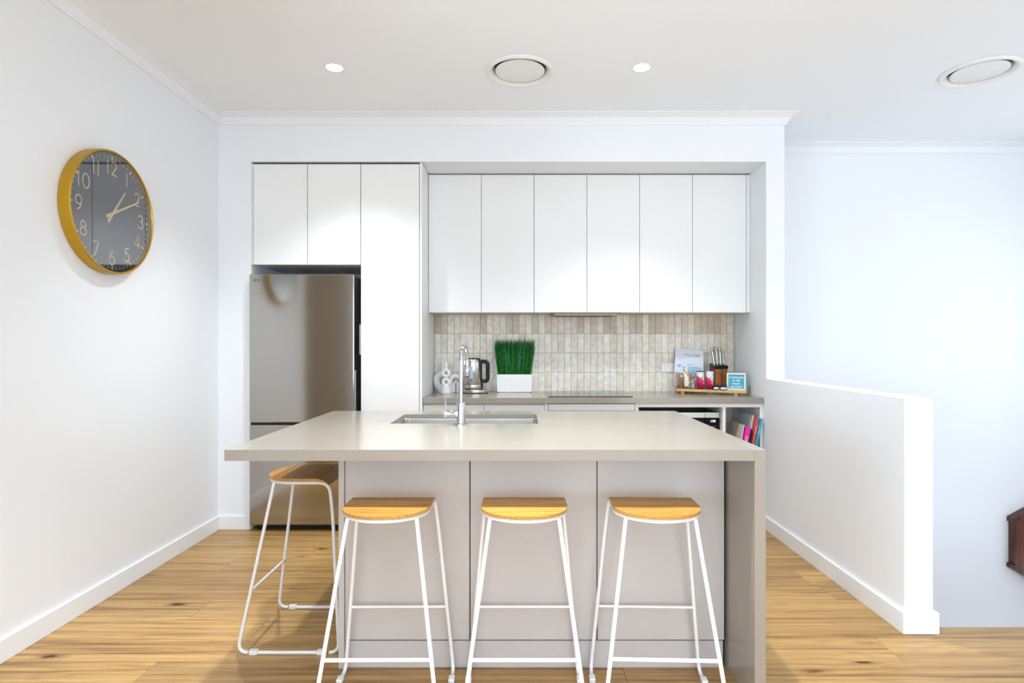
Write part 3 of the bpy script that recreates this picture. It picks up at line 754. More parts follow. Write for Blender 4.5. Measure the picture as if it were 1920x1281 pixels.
# planter
px0, px1, py0, py1 = -.178, .094, 4.525, 4.622
t = thing('grass_planter', 'white rectangular planter of upright green grass on the rear bench', 'plant', ((px0+px1)/2, 4.575, Z))
zt = Z+.137
def taper(x0, x1, y0, y1, z0, z1, e, mb):
    vs = [(x0+e, y0+e, z0), (x1-e, y0+e, z0), (x1-e, y1-e, z0), (x0+e, y1-e, z0), (x0, y0, z1), (x1, y0, z1), (x1, y1, z1), (x0, y1, z1)]
    return mb.add(vs, [(3, 2, 1, 0), (0, 1, 5, 4), (1, 2, 6, 5), (2, 3, 7, 6), (3, 0, 4, 7)])
pt = taper(px0, px1, py0, py1, Z+.004, zt, .003, MB())
vs = [(px0, py0, zt), (px1, py0, zt), (px1, py1, zt), (px0, py1, zt), (px0+.006, py0+.006, zt), (px1-.006, py0+.006, zt), (px1-.006, py1-.006, zt), (px0+.006, py1-.006, zt),
      (px0+.006, py0+.006, zt-.02), (px1-.006, py0+.006, zt-.02), (px1-.006, py1-.006, zt-.02), (px0+.006, py1-.006, zt-.02)]
pt.add(vs, [(0, 1, 5, 4), (1, 2, 6, 5), (2, 3, 7, 6), (3, 0, 4, 7), (4, 5, 9, 8), (5, 6, 10, 9), (6, 7, 11, 10), (7, 4, 8, 11)])
pt.box(px0+.02, px1-.02, py0+.01, py1-.01, Z, Z+.0045)
obj('box', pt, 'planter', t, smooth=False)
obj('soil', MB().box(px0+.007, px1-.007, py0+.007, py1-.007, zt-.022, zt-.012), 'soil', t)
gm = MB(); rg = random.Random(3)
for i in range(1300):
    u = rg.random(); vv = rg.random()
    x = px0+.009+u*(px1-px0-.018); y = py0+.009+vv*(py1-py0-.018)
    h = .262+rg.gauss(0, .017); 
    if rg.random() < .12: h *= rg.uniform(.6, .9)
    fx = (u-.5)*.052+rg.gauss(0, .006); fy = (vv-.5)*.012+rg.gauss(0, .004)
    if rg.random() < .01: fx *= 1.5
    wd = rg.uniform(.0011, .0019); a0 = rg.random()*PI
    n0 = len(gm.v); rows_ = []
    for q, tw in ((0, 1), (.35, 1), (.7, .85), (1, .15)):
        c = Vector((x+fx*q**1.3, min(y+fy*q**1.3, YA-.014), zt-.015+h*q)); rows_.append([c+Vector((math.cos(a0+k_*2*PI/3), math.sin(a0+k_*2*PI/3), 0))*wd*tw for k_ in range(3)])
    vs = [p for r_ in rows_ for p in r_]
    gm.add(vs, [(r_*3+k_, r_*3+(k_+1) % 3, (r_+1)*3+(k_+1) % 3, (r_+1)*3+k_) for r_ in range(3) for k_ in range(3)])
me = gm.mesh('grass'); 
go = bpy.data.objects.new('grass', me); COL.objects.link(go); me.materials.append(M['grass'])
me.transform(Matrix.Translation(-Vector(t.location))); go.parent = t; go['kind'] = 'stuff'

# ------------------------------------------------------------------ tray and its things
A = Vector((1.162, 4.437)); B = Vector((1.621, 4.226)); u = (B-A).normalized(); v = Vector((-u.y, u.x)); Ltr = (B-A).length
ZTR = ZB+.0345
def on_tray(a, b): q = A+u*a+v*b; return (q.x, q.y)
ang = math.atan2(u.y, u.x)
t = thing('serving_tray', 'footed bamboo tray holding jars and cans at the right of the rear bench', 'tray', (A.x, A.y, Z))
o = obj('board', curve_mesh([rrect(0, Ltr, 0, .122, .022)], .017, .034), 'bamboo'); o.parent = t
for fx, fy in ((.055, .018), (Ltr-.075, .018), (.055, .104), (Ltr-.075, .104)):
    o = obj('foot', MB().box(fx-.0125, fx+.0125, fy-.010, fy+.010, 0, .0165, .001), 'bamboo'); o.parent = t
t.rotation_euler = (0, 0, ang)

# welcome booklet leaning against the tiles
t = thing('welcome_folder', 'pale blue A4 welcome folder leaning on the tiles behind the tray items', 'folder', (0, 0, 0))
W_, H_ = .215, .297
obj('cover', curve_mesh([rrect(0, W_, 0, H_, .006, 3)], 0, .006), 'paper', t, smooth=False)
def onp(name, mb, m): return obj(name, mb, m, t, smooth=False)
q = text_mb('WELCOME', .026, .0004, bold=.0006); q.xf(Matrix.Translation((.125, .250, .0063))); onp('lettering', q, 'greyprint')
onp('picture_band', MB().box(.004, W_-.004, .006, .105, .006, .0063), 'sandprint')
onp('picture_band', MB().box(.10, .205, .105, .160, .006, .0063).box(.098, .104, .10, .178, .0063, .0066).box(.098, .15, .172, .178, .0063, .0066), 'blueprint')
pm = MB()
for a in (-.9, -.45, 0, .4, .8): 
    bb = MB().box(-.0018, .0018, 0, .026, 0, .0004); bb.xf(Matrix.Translation((.032, .148, .0062)) @ Matrix.Rotation(-a, 4, 'Z')); pm.add(bb.v, bb.f)
pm.box(.055, .078, .142, .150, .0062, .0066)
onp('palm_print', pm, 'tealprint')
uxv = Vector((.995, -.10, -.085)); 
up_ = Vector((.105, .30, .95)); uxv = uxv.normalized(); up_ = (up_-uxv*up_.dot(uxv)).normalized(); nn = uxv.cross(up_)
mt = Matrix((uxv, up_, nn)).transposed().to_4x4(); mt.translation = Vector((1.176, 4.520, ZTR+.020))
t.matrix_world = mt; t.rotation_mode = 'XYZ'

# bird figurine
bx, by = on_tray(.073, .030); bz = ZTR+.0005
t = thing('bird_figurine', 'small cream carved bird figurine with a long gold beak on the tray', 'figurine', (bx, by, bz))
obj('body', MB().tube([(bx+.006, by, bz+.018), (bx+.008, by, bz+.045), (bx+.004, by, bz+.085), (bx-.006, by, bz+.115), (bx-.013, by, bz+.135)], [.017, .0215, .017, .012, .0075], 16), 'birdcream', t)
obj('beak', MB().tube([(bx-.012, by-.006, bz+.134), (bx+.002, by-.010, bz+.118), (bx+.022, by-.010, bz+.082)], [.007, .008, .004], 12), 'birdgold', t)
obj('crest', MB().ball((bx-.014, by, bz+.142), .005), 'black', t)
ft = MB()
for s in (-1, 1):
    ft.tube([(bx+.006+s*.009, by, bz+.022), (bx+.006+s*.010, by-.001, bz+.006)], .0055, 10).ball((bx+.006+s*.011, by-.006, bz+.005), .0085, (1, 1.4, .58), 12)
obj('feet', ft, 'feetbrown', t)
# carved driftwood
wx, wy = on_tray(.036, .040)
t = thing('wooden_ornament', 'knobbly brown carved ornament at the left end of the tray', 'ornament', (wx, wy, bz))
wb = MB().ball((wx, wy, bz+.030), .026, (1.0, .7, 1.15)).box(wx-.014, wx+.012, wy-.010, wy+.010, bz, bz+.012, .003)
obj('body', wb, 'driftwood', t)
for i in range(4):
    a = -.35+.12*i; z = bz+.040+.009*i
    rb = MB().tube([(wx-.026, wy-.016, z-.006), (wx-.004, wy-.024, z), (wx+.022, wy-.014, z+.004+.002*i)], .0055, 8)
    obj('rib', rb, 'driftwood', t)
obj('neck', MB().box(wx-.012, wx+.014, wy-.010, wy+.010, bz+.066, bz+.108, .004), 'driftwood', t)
obj('inlay', MB().box(wx-.007, wx+.010, wy-.0115, wy-.010, bz+.088, bz+.102, .002), 'cream', t)
# glass bottle
gx_, gy_ = on_tray(.122, .055)
t = thing('glass_bottle', 'small clear glass bottle with a silver stopper beside the bird', 'bottle', (gx_, gy_, bz))
obj('glass', MB().lathe([(1e-4, bz), (.024, bz), (.027, bz+.004), (.027, bz+.07), (.022, bz+.085), (.011, bz+.092), (.010, bz+.105), (.0085, bz+.105), (.009, bz+.093), (.020, bz+.083), (.0245, bz+.068), (.0245, bz+.006), (1e-4, bz+.005)], (gx_, gy_, 0), 32), 'glass', t)
obj('stopper', MB().ball((gx_, gy_, bz+.119), .0115).lathe([(.0105, bz+.1055), (.0105, bz+.111)], (gx_, gy_, 0), 20), 'chrome', t)
obj('spoon', MB().ball((gx_-.012, gy_-.033, bz+.052), .013, (1.25, .45, .7)).tube([(gx_-.004, gy_-.033, bz+.055), (gx_+.014, gy_-.033, bz+.075)], .0025, 8), 'chrome', t)
# pink cans
def can(a, b, lid, label, rz):
    cx, cy = on_tray(a, b)
    t = thing('drink_can', label, 'can', (cx, cy, bz), 'pink and white cans on the tray')
    R = .0275; H = .132
    nseg = 48; zs = [0, .004, H-.006, H]
    # printed sleeve: white above a slanting line, pink below
    vs = []; fs = []; ms = []
    def zline(a_): return .074-.024*math.cos(a_)
    for k_ in range(nseg):
        a_ = 2*PI*k_/nseg
        for z in (.003, zline(a_), H-.004): vs.append((R*math.cos(a_), R*math.sin(a_), z))
    for k_ in range(nseg):
        n_ = (k_+1) % nseg
        fs += [(k_*3, n_*3, n_*3+1, k_*3+1), (k_*3+1, n_*3+1, n_*3+2, k_*3+2)]; ms += [0, 1]
    mb = MB(); mb.v = vs; mb.f = fs; mb.m = ms
    mb.lathe([(1e-4, 0), (R-.002, 0), (R, .003)], (0, 0, 0), nseg); 
    o = obj('sleeve', mb, ['pink', 'canwhite']); o.parent = t
    o = obj('lid', MB().lathe([(R, H-.004), (R+.0006, H-.003), (R+.0006, H+.001), (R-.003, H+.0015), (1e-4, H)], (0, 0, 0), 40), lid); o.parent = t
    def patch(name, pts, m, dz=0):
        q = MB(); n = len(pts)
        ring_ = [((R+.0006)*math.cos(p[0]), (R+.0006)*math.sin(p[0]), p[1]) for p in pts]
        q.add(ring_, [tuple(range(n))]); o = obj(name, q, m, smooth=False); o.parent = t
    patch('leaf_print', [(-1.85, .070), (-1.62, .076), (-1.42, .092), (-1.58, .094), (-1.78, .084)], 'green')
    patch('leaf_print', [(-1.10, .058), (-.85, .070), (-.70, .088), (-.95, .080)], 'maroon')
    patch('leaf_print', [(-1.22, .095), (-.95, .100), (-.75, .118), (-1.0, .112)], 'red')
    patch('leaf_print', [(-1.35, .050), (-1.1, .040), (-.85, .026), (-.95, .045), (-1.15, .056)], 'canwhite')
    q = MB()
    for i_, ch in enumerate('MINT'):
        e = text_mb(ch, .0095, .0003); a_ = -PI/2-.05+(i_-1.5)*.24
        e.xf(Matrix.Rotation(a_+PI/2, 4, 'Z') @ Matrix.Translation((0, -R-.0006, .117)) @ FACE); q.add(e.v, e.f)
    o = obj('lettering', q, 'greyprint', smooth=False); o.parent = t
    t.rotation_euler = (0, 0, rz)
can(.180, .036, 'black', 'pink and white can with a black lid, left of the two on the tray', .15)
can(.246, .030, 'canwhite', 'pink and white can with a white lid, right of the two on the tray', -.1)
# small jars
def jar(a, b, R, label):
    cx, cy = on_tray(a, b)
    t = thing('spread_jar', label, 'jar', (cx, cy, bz), 'tiny dark jars on the tray')
    obj('jar_body', MB().lathe([(1e-4, bz), (R-.002, bz), (R, bz+.002), (R, bz+.024), (R-.002, bz+.027)], (cx, cy, 0), 28), 'navy', t)
    obj('lid', MB().lathe([(R-.001, bz+.0272), (R+.0005, bz+.028), (R+.0005, bz+.036), (R-.002, bz+.038), (1e-4, bz+.038)], (cx, cy, 0), 28), 'navy', t)
    q = MB(); n = 12; a0, a1 = -PI*.88, -PI*.22
    vs = []
    for i in range(n+1):
        an = a0+(a1-a0)*i/n
        for z in (bz+.006, bz+.021): vs.append((cx+(R+.0004)*math.cos(an), cy+(R+.0004)*math.sin(an), z))
    q.add(vs, [(2*i, 2*i+2, 2*i+3, 2*i+1) for i in range(n)])
    obj('paper_label', q, 'canwhite', t)
    e = text_mb('jam', .011, .0003); e.xf(Matrix.Translation((cx-.002, cy-R-.0012, bz+.013)) @ FACE); obj('lettering', e, 'greyprint', t, smooth=False)
jar(.292, .014, .021, 'tiny dark jar with white label next to the right pink can')
jar(.343, .014, .0245, 'tiny dark jar with white label next to the beach sign')

# knife block
kx_, ky_ = 1.452, 4.405; ca = math.radians(8)
t = thing('knife_block', 'dark wooden knife block with black top at the back of the tray', 'knife block', (kx_, ky_, bz))
KW, KD, KH = .098, .085, .175
def kb(name, mb, m):
    o = obj(name, mb, m); o.parent = t; return o
def prism(x0, x1, y0, y1, z0, zf, zbk, mb=None):
    vs = [(x0, y0, z0), (x1, y0, z0), (x1, y1, z0), (x0, y1, z0), (x0, y0, zf), (x1, y0, zf), (x1, y1, zbk), (x0, y1, zbk)]
    return (mb or MB()).add(vs, [(3, 2, 1, 0), (4, 5, 6, 7), (0, 1, 5, 4), (1, 2, 6, 5), (2, 3, 7, 6), (3, 0, 4, 7)])
kb('block', prism(0, KW, 0, KD, 0, KH-.026, KH-.010), 'acacia')
kb('side_board', prism(-.004, -.0002, 0, KD, 0, KH-.028, KH-.012), 'maroon')
kb('top_cap', prism(-.005, KW+.002, -.003, KD+.002, 0, .022, .022).xf(Matrix.Translation((0, 0, KH-.024)) @ Matrix.Rotation(.18, 4, 'X')), 'black')
t.rotation_euler = (0, 0, ca)
ks = [(.004, .118, .0), (.034, .128, .02), (.063, .120, .0), (.090, .098, -.01)]
klab = ['leftmost silver-handled knife in the knife block', 'tallest silver-handled knife, second from the left in the block',
        'silver-handled knife third from the left in the block', 'shortest silver-handled knife at the right of the block']
for (ox, hl, ln), lb_ in zip(ks, klab):
    base = Matrix.Translation(t.location) @ Matrix.Rotation(ca, 4, 'Z') @ Vector((ox+.004, .030+.012*(ox > .02), KH+.006))
    k_ = thing('kitchen_knife', lb_, 'knife', base, 'silver-handled knives in the block')
    wd = .0095 if hl > .1 else .007
    xo = -.014 if ox < .01 else -.006
    pts = [(0, 0, 0), (xo*.25, .004, hl*.35), (xo*.7, .010, hl*.75), (xo, .012, hl)]
    o = obj('handle', MB().tube(pts, [wd*.55, wd*.9, wd*1.0, wd*.95], 12, flat=.75, up=(0, 1, 0)).ball((xo, .012, hl), wd*.98, (1, .8, .9), 12), 'knife'); o.parent = k_
    sl = MB().tube([(p[0]+s*wd*.93, p[1]-.001, p[2]+.004) for p in pts for s in (1,)][:4], wd*.16, 6)
    s2 = MB().tube([(p[0]-wd*.93*(.6 if i == 0 else 1), p[1]-.001, p[2]+.004) for i, p in enumerate(pts)], wd*.16, 6); sl.add(s2.v, s2.f)
    sl.tube([(xo*.8-wd*.8, .004, hl*.86), (xo*.8+wd*.8, .004, hl*.86)], wd*.22, 6)
    o = obj('tang_line', sl, 'black'); o.parent = k_
    o = obj('bolster', MB().box(-wd*.7, wd*.7, -.004, .004, -.012, .004, .0015), 'chrome'); o.parent = k_

# beach sign
sx_, sy_ = 1.507, 4.318; sa = math.radians(-33)
t = thing('beach_sign', 'small teal box sign in a cream frame at the right end of the tray', 'sign', (sx_, sy_, bz))
SW, SH, SD = .134, .125, .044
def sg(name, mb, m, smooth=False, par=None):
    o = obj(name, mb, m, smooth=smooth); o.parent = par or t; return o
sg('box', MB().box(0, SW, .006, SD, 0, SH), 'teal')
fr = MB().box(0, SW, 0, .008, 0, .012, .001).box(0, SW, 0, .008, SH-.012, SH, .001).box(0, .012, 0, .008, .012, SH-.012, .001).box(SW-.012, SW, 0, .008, .012, SH-.012, .001)
sg('frame', fr, 'cream')
q = MB()
for s, zc, sz in (('I Love you', .094, .0235), ('to the', .071, .0215), ('beach,', .049, .0225), ('and back', .026, .0225)):
    e = text_mb(s, sz, .0004, shear=.15, bold=.0005).xf(Matrix.Translation((SW/2, .0056, zc)) @ FACE); q.add(e.v, e.f)
sg('lettering', q, 'canwhite')
st = MB(); rs_ = random.Random(5)
for i in range(16):
    cy_ = rs_.uniform(.012, SD-.006); cz_ = .008+(i+.5)*(SH-.016)/16; r_ = rs_.uniform(.004, .0065); a0 = rs_.random()*6
    pts = [(SW+.0004, cy_+(r_ if j % 2 else r_*.4)*math.cos(a0+j*PI/5), cz_+(r_ if j % 2 else r_*.4)*math.sin(a0+j*PI/5)) for j in range(10)]
    st.add(pts, [tuple(range(10))])
sg('star_pattern', st, 'canwhite')
t.rotation_euler = (0, 0, sa)

# ------------------------------------------------------------------ island
IX0, IX1, IY0, IY1, ZI = -1.010, .840, 2.022, 3.205, .90
SX0, SX1, SY0, SY1 = -.593, .084, 2.690, 3.050
t = thing('island_benchtop', 'beige stone island benchtop with a waterfall end on the right', 'benchtop', (0, 2.6, ZI-.04))
me = curve_mesh([rrect(IX0+.04, IX1-.0385, IY0+.04, IY1-.04), rrect(SX0, SX1, SY0, SY1, .008, 3)], ZI-.020, ZI)
o = obj('slab', me, 'stone', t, smooth=False)
ap = MB().box(IX0, IX1-.0385, IY0, IY0+.04, ZI-.038, ZI).box(IX0, IX0+.04, IY0+.04, IY1, ZI-.038, ZI).box(IX0+.04, IX1-.0385, IY1-.04, IY1, ZI-.038, ZI)
obj('built_up_edge', ap, 'stone', t, smooth=False)
wf_ = MB().box(IX1-.038, IX1, IY0, IY1, .0005, ZI, .0008)
obj('waterfall_end', wf_, 'stone', t, smooth=False)
BX0, BX1, BY0 = -.7045, .7955, 2.300
t = thing('island_cabinet', 'pale grey panelled island cabinet under the stone benchtop', 'cabinet', (0, 2.3, 0))
obj('end_panel', MB().box(BX0, BX0+.0225, BY0-.003, 3.17, 0, .8615, .001), 'panel', t)
sX = 1110/2.30
for a, b in ((-.6795, -.1965), (-.1925, .2975), (.3010, .7935)):
    obj('back_panel', MB().box(a, b, BY0, BY0+.018, .112, .8610, .0012), 'panel', t)
obj('carcass', MB().box(BX0+.023, BX1, BY0+.019, 2.34, .10, .8600), 'dark', t)
obj('carcass', MB().box(BX0+.023, BX1, 2.341, 3.15, .10, .660).box(BX0+.023, SX0-.03, 2.341, 3.15, .66, .86).box(SX1+.03, BX1, 2.341, 3.15, .66, .86), 'panel', t)
obj('kickboard', MB().box(BX0+.023, BX1-.004, BY0+.008, BY0+.024, 0, .105, .001), 'panel', t)
for a, b in ((-.68, -.19), (-.187, .30), (.303, .79)):
    obj('door', MB().box(a, b, 3.151, 3.169, .11, .855, .001), 'cab', t)

# sink
t = thing('sink', 'stainless steel undermount sink set into the island benchtop', 'sink', ((SX0+SX1)/2, 2.87, .68))
zt_ = ZI-.0205
def loop(e, z, r): return [(x, y, z) for x, y in rrect(SX0-.004+e, SX1+.004-e, SY0-.004+e, SY1+.004-e, r, 5)]
rings = [loop(-.022, zt_, .04), loop(0, zt_, .030), loop(.002, zt_-.004, .030), loop(.006, zt_-.155, .032), loop(.022, zt_-.175, .03), loop(.12, zt_-.180, .02)]
n = len(rings[0]); mb = MB(); vs = [p for r_ in rings for p in r_]
fs = [(i*n+k_, i*n+(k_+1) % n, (i+1)*n+(k_+1) % n, (i+1)*n+k_) for i in range(len(rings)-1) for k_ in range(n)]
fs.append(tuple((len(rings)-1)*n+k_ for k_ in range(n)))
o = obj('basin', mb.add(vs, fs), 'sinksteel', t)
obj('drain', MB().lathe([(.042, zt_-.1795), (.040, zt_-.176), (.030, zt_-.1775), (.028, zt_-.184), (1e-4, zt_-.184)], (-.25, 2.87, 0), 32), 'chrome', t)

# tap
tx, ty = -.2650, 2.640
t = thing('kitchen_tap', 'tall chrome gooseneck mixer tap in front of the island sink', 'tap', (tx, ty, ZI))
obj('flange', MB().lathe([(.0295, ZI+.0003), (.0295, ZI+.006), (.027, ZI+.009), (.018, ZI+.010)], (tx, ty, 0), 40), 'chrome', t)
obj('body', MB().lathe([(.0190, ZI+.008), (.0190, ZI+.100), (.0180, ZI+.103), (.010, ZI+.104)], (tx+.002, ty, 0), 40), 'chrome', t)
dirv = Vector((.10, 1, 0)).normalized(); R_ = .070
ps = [Vector((tx+.002, ty, ZI+.10)), Vector((tx+.002, ty, ZI+.285))]
for i in range(1, 17):
    a = PI*i/16
    ps.append(Vector((tx+.002, ty, ZI+.285))+dirv*(R_*(1-math.cos(a)))+Vector((0, 0, R_*math.sin(a))))
ps.append(ps[-1]+Vector((0, 0, -.02)))
obj('spout', MB().tube(ps, .0092, 18, up=(1, -.1, 0)), 'chrome', t)
e_ = ps[-1]
nz = obj('spray_head', MB().lathe([(.0105, 0), (.0130, -.004), (.0130, -.050), (.011, -.054), (1e-4, -.054)], (e_.x, e_.y, e_.z), 24), 'chrome', t)
obj('nozzle', MB().lathe([(.0102, -.0542), (.0102, -.058), (1e-4, -.058)], (e_.x, e_.y, e_.z), 20), 'black', nz)
cz = ZI+.050
obj('mixer_arm', MB().lathe([(.0155, -.078), (.0165, -.075), (.0165, -.050), (.0155, -.048), (.0165, -.046), (.0165, -.012)], (tx+.002, ty, cz), 32, axis='X'), 'chrome', t)
obj('lever', MB().tube([(tx-.067, ty, cz+.014), (tx-.067, ty-.002, cz+.086)], .0036, 12).ball((tx-.067, ty-.002, cz+.086), .0036), 'chrome', t)

# ------------------------------------------------------------------ stools
def seat_mesh():
    """D-shaped ply seat, round end at -y, lip rolled down at +y"""
    top, bot = [], []
    s0, s1 = -.124, .205; flat_end = .112; Rb = .080; T = .011
    def halfw(s):
        if s < .020: 
            q = (.020-s)/.144; return .150*(max(0, 1-q**2.25))**(1/2.25)
        return .150-.004*max(0, (s-.02)/.2)
    def bend(s):
        if s <= flat_end: return s, .70, (0, 1)
        a = min((s-flat_end)/Rb, math.radians(48)); ex = (s-flat_end)-a*Rb
        return flat_end+Rb*math.sin(a)+ex*math.cos(a), .70-Rb*(1-math.cos(a))-ex*math.sin(a), (math.sin(a), math.cos(a))
    ss = [s0+.0004]+[s0+.144*(1-math.cos(PI/2*i/12)) for i in range(1, 13)]+[.05, .08]+[.112+i*.0085 for i in range(0, 9)]
    nc = 12; mb = MB(); vs = []
    for s in ss:
        y, z, nrm_ = bend(s); hw = max(halfw(s), .004)
        dip = .0
        for k_ in range(nc+1):
            x = hw*math.sin((k_/nc-.5)*PI); vs.append((x, y, z))
    m_ = len(vs)
    for s in ss:
        y, z, (ny, nz_) = bend(s); hw = max(halfw(s), .004)
        for k_ in range(nc+1):
            x = hw*math.sin((k_/nc-.5)*PI); vs.append((x, y-ny*T, z-nz_*T))
    nr = len(ss); f = []; e = []
    for i in range(nr-1):
        for k_ in range(nc):
            a = i*(nc+1)+k_; f.append((a, a+1, a+nc+2, a+nc+1)); f.append((m_+a, m_+a+nc+1, m_+a+nc+2, m_+a+1))
        for k_ in (0, nc):
            a = i*(nc+1)+k_; e.append((a, a+nc+1, m_+a+nc+1, m_+a))
    for i in (0, nr-1):
        for k_ in range(nc):
            a = i*(nc+1)+k_; e.append((a, a+1, m_+a+1, m_+a))
    mb.add(vs, f, 0); n0 = len(mb.f); mb.f += e; mb.m += [1]*len(e)
    return mb
def make_stool(label):
    t = thing('bar_stool', label, 'stool', (0, 0, 0), 'white framed bar stools with oak seats')
    obj('seat', seat_mesh(), ['seat', 'ply'], t, angle=40)
    r = .0070; zr_ = .6815
    # ring under the seat, carried on as the two rear legs
    arc = []
    for i in range(0, 25):
        a = PI+PI*i/24; arc.append((.141*math.cos(a), .012+.128*math.sin(a), zr_))
    ring_ = [(-.141, .085, zr_)]+arc+[(.141, .085, zr_)]
    obj('seat_ring', MB().tube(ring_, r, 12), 'white', t)
    for s in (-1, 1):
        p = smooth_path([(s*.141, .085, zr_), (s*.143, .172, zr_), (s*.156, .190, .56), (s*.207, .232, r), (s*.208, .15, r)], 8, .055)
        obj('leg', MB().tube(p[:-1], r, 12), 'white', t)
        p = smooth_path([(s*.115, -.070, zr_-.004), (s*.207, -.182, r), (s*.208, -.08, r)], 8, .045)
        obj('leg', MB().tube(p[:-1], r, 12), 'white', t)
        obj('runner', MB().tube([(s*.2075, -.130, r+.0002), (s*.2075, .182, r+.0002)], r, 12), 'white', t)
        for y in (-.115, .160):
            obj('glide', MB().box(s*.2075-.011, s*.2075+.011, y-.017, y+.017, .0002, .0185, .003), 'plastic', t)
    def at(z, a, b): q = (a[2]-z)/(a[2]-b[2]); return [a[i]+(b[i]-a[i])*q for i in range(3)]
    l = at(.243, (.115, -.070, zr_), (.207, -.182, 0))
    obj('stretcher', MB().tube([(-l[0], l[1], l[2]), (l[0], l[1], l[2])], .0062, 12), 'white', t)
    l = at(.258, (.156, .190, .56), (.207, .232, 0))
    obj('stretcher', MB().tube([(-l[0], l[1], l[2]), (l[0], l[1], l[2])], .0052, 12), 'white', t)
    return t
def dup(root, label):
    r = root.copy(); COL.objects.link(r); r['label'] = label
    for ch in list(root.children):
        c = ch.copy(); COL.objects.link(c); c.parent = r
    return r
s1 = make_stool('front bar stool nearest the fridge side, left of the front three')
s2 = dup(s1, 'middle bar stool of the three along the island front')
s3 = dup(s1, 'front bar stool nearest the stone waterfall end')
s4 = dup(s1, 'bar stool standing sideways at the left end of the island')
s1.location = (-.4615, 2.048, 0); s1.rotation_euler = (0, 0, math.radians(.5))
s2.location = (.0150, 2.048, 0)
s3.location = (.4720, 2.048, 0); s3.rotation_euler = (0, 0, math.radians(-2))
s4.location = (-.968, 2.615, 0); s4.rotation_euler = (0, 0, -PI/2)

# ------------------------------------------------------------------ wall clock (on the left wall, facing +x)
CY, CZ = 2.935, 1.912
t = thing('wall_clock', 'large round gold-rimmed wall clock with a slate blue dial', 'clock', (XL, CY, CZ))
RC = .303
def xl(p, mb=None): return [(r_, x_) for r_, x_ in p]
obj('rim', MB().ring([(RC-.004, XL+.0005), (RC, XL+.004), (RC, XL+.054), (RC-.003, XL+.057), (RC-.008, XL+.057), (RC-.010, XL+.054), (RC-.011, XL+.004), (RC-.011, XL+.0005)], (0, CY, CZ), 96, axis='X'), 'gold', t)
dl = obj('dial', MB().lathe([(1e-4, XL+.001), (RC-.0115, XL+.001), (RC-.0115, XL+.036), (1e-4, XL+.036)], (0, CY, CZ), 96, axis='X'), 'dial', t)
# local dial frame: u to the viewer's right, w up. viewer looks along -x, so right = +y ... 
def dialpt(u_, w_, d=.0): return (XL+.0365+d, CY+u_, CZ+w_)
def arcp(cx, cy, rx, ry, a0, a1, n=12):
    return [(cx+rx*math.cos(math.radians(a0+(a1-a0)*i/n)), cy+ry*math.sin(math.radians(a0+(a1-a0)*i/n))) for i in range(n+1)]
G = {  # strokes in a box 0..0.6 wide, 0..1 high
 '0': [arcp(.32, .5, .30, .48, 0, 360, 24)],
 '1': [[(.1, 0), (.1, 1)]],
 '2': [arcp(.3, .73, .25, .25, 170, -35, 10)+[(.08, .04)], [(.08, .04), (.58, .04)]],
 '3': [arcp(.28, .75, .24, .23, 160, -85, 10), arcp(.28, .27, .28, .26, 85, -160, 12)],
 '4': [[(.45, 0), (.45, .98), (.03, .28), (.62, .28)]],
 '5': [[(.52, .97), (.16, .97), (.11, .56)], arcp(.28, .32, .28, .31, 128, -150, 14)],
 '6': [arcp(.30, .31, .27, .30, 0, 360, 20), [(.04, .36), (.10, .66), (.26, .88), (.46, .97)]],
 '7': [[(.02, .96), (.56, .96), (.20, 0)]],
 '8': [arcp(.3, .75, .21, .22, 0, 360, 18), arcp(.3, .27, .27, .26, 0, 360, 20)],
 '9': [arcp(.30, .69, .27, .30, 0, 360, 20), [(.56, .64), (.50, .34), (.34, .12), (.14, .03)]],
}
for hnum in range(1, 13):
    a = math.radians(90-30*hnum); rr = .222; cu_, cw = rr*math.cos(a), rr*math.sin(a); s = str(hnum); H = .070
    wch = [.2*H if c == '1' else .62*H for c in s]; gap = .017; tot = sum(wch)+gap*(len(s)-1); x = cu_-tot/2
    mb = MB()
    for c, wd in zip(s, wch):
        for stroke in G[c]:
            mb.tube([dialpt(x+p[0]*H, cw-H/2+p[1]*H) for p in stroke], .0034, 6, flat=.2, up=(1, 0, 0))
        x += wd+gap
    obj('numeral', mb, 'goldprint', dl, smooth=False)
ticks = MB()
for i in range(60):
    a = 2*PI*i/60; big = i % 5 == 0
    r0, r1, hw = (.262, .280, .0045) if big else (.266, .280, .0014)
    c_, s_ = math.cos(a), math.sin(a)
    vs = []
    for d in (0, .0012):
        for rr, ss in ((r0, -hw), (r0, hw), (r1, hw), (r1, -hw)):
            vs.append(dialpt(rr*c_-ss*s_, rr*s_+ss*c_, d))
    ticks.add(vs, [(4, 5, 6, 7), (0, 1, 5, 4), (1, 2, 6, 5), (2, 3, 7, 6), (3, 0, 4, 7)])
obj('minute_marks', ticks, 'goldprint', dl, smooth=False)
def hand(name, deg, L_, back, w0, w1, d):
    a = math.radians(90-deg); c_, s_ = math.cos(a), math.sin(a); vs = []
    for dd in (d, d+.0012):
        for rr, ss in ((-back, -w0*1.25), (-back, w0*1.25), (0, w0), (L_, w1), (L_, -w1), (0, -w0)):
            vs.append(dialpt(rr*c_-ss*s_, rr*s_+ss*c_, dd))
    obj(name, MB().add(vs, [(6, 7, 8, 9, 10, 11), (5, 4, 3, 2, 1, 0)]+[(i, (i+1) % 6, 6+(i+1) % 6, 6+i) for i in range(6)]), 'goldprint', t, smooth=False)
hand('hour_hand', 36, .150, .062, .0065, .0045, .006)
hand('minute_hand', 63, .215, .062, .0065, .0035, .010)
obj('hub', MB().lathe([(.007, XL+.0365), (.007, XL+.0485), (1e-4, XL+.049)], (0, CY, CZ), 20, axis='X'), 'goldprint', t)
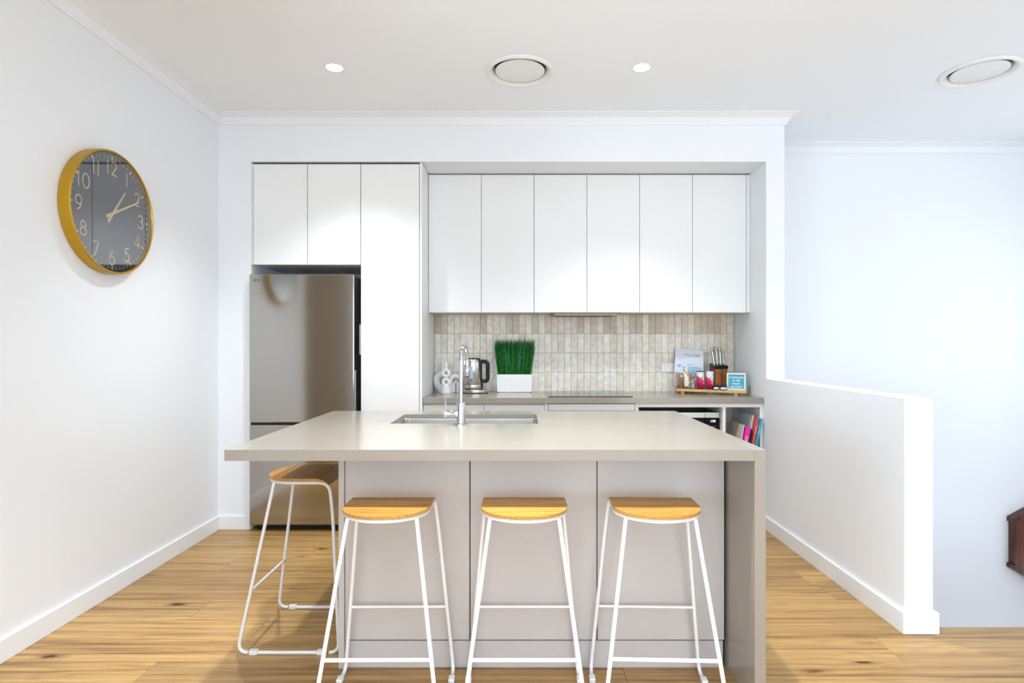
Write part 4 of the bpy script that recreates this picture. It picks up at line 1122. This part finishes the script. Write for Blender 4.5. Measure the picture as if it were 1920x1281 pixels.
M['clockglass'] = mat('clock_glass', (1, 1, 1), 0.01, trans=1.0, ior=1.62, noise=(5, .001))
obj('glass', MB().lathe([(1e-4, XL+.0500), (RC-.0115, XL+.0500), (RC-.0115, XL+.0515), (1e-4, XL+.0515)], (0, CY, CZ), 96, axis='X'), 'clockglass', t)

# ------------------------------------------------------------------ stained timber piece over the stairwell, cut by the right edge
wx0, wy0, wz0 = 3.826, 4.565, -.35
t = thing('timber_wall_frame', 'dark red-brown timber frame with sloping rails at the right edge over the stairwell', 'wooden frame', (4.0, 4.6, -.3))
zt0, zb0 = -.114, -.452         # top and bottom of the upright boards at the left
DX = 4.285
y0_, y1_ = 4.575, YA-.001
nb = 4; bw = (DX-wx0)/nb
def para(xa, xb, ya, yb, za, zb_, th, mb):
    vs = [(xa, ya, za-th), (xb, ya, zb_-th), (xb, yb, zb_-th), (xa, yb, za-th), (xa, ya, za), (xb, ya, zb_), (xb, yb, zb_), (xa, yb, za)]
    return mb.add(vs, [(3, 2, 1, 0), (4, 5, 6, 7), (0, 1, 5, 4), (1, 2, 6, 5), (2, 3, 7, 6), (3, 0, 4, 7)])
for i in range(nb):
    a = wx0+i*bw+.001; b = a+bw-.002; yo = .004*(i % 2)
    q = MB(); vs = []
    for xx, y in ((a, y0_+yo), (b, y0_+yo), (b, y1_), (a, y1_)):
        vs += [(xx, y, zb0-.62*(xx-wx0)+.002), (xx, y, zt0+.53*(xx-wx0)-.002)]
    q.add(vs, [(0, 2, 3, 1), (2, 4, 5, 3), (4, 6, 7, 5), (6, 0, 1, 7), (1, 3, 5, 7), (0, 6, 4, 2)])
    obj('upright_board', q, 'redwood', t, smooth=False)
obj('top_rail', para(wx0-.012, DX, y0_-.008, y1_, zt0+.036-.53*.012, zt0+.036+.53*(DX-wx0), .036, MB()), 'redwood', t)
obj('bottom_rail', para(wx0-.014, DX, y0_-.012, y1_, zb0-.001+.62*.014, zb0-.001-.62*(DX-wx0), .034, MB()), 'redwood', t)
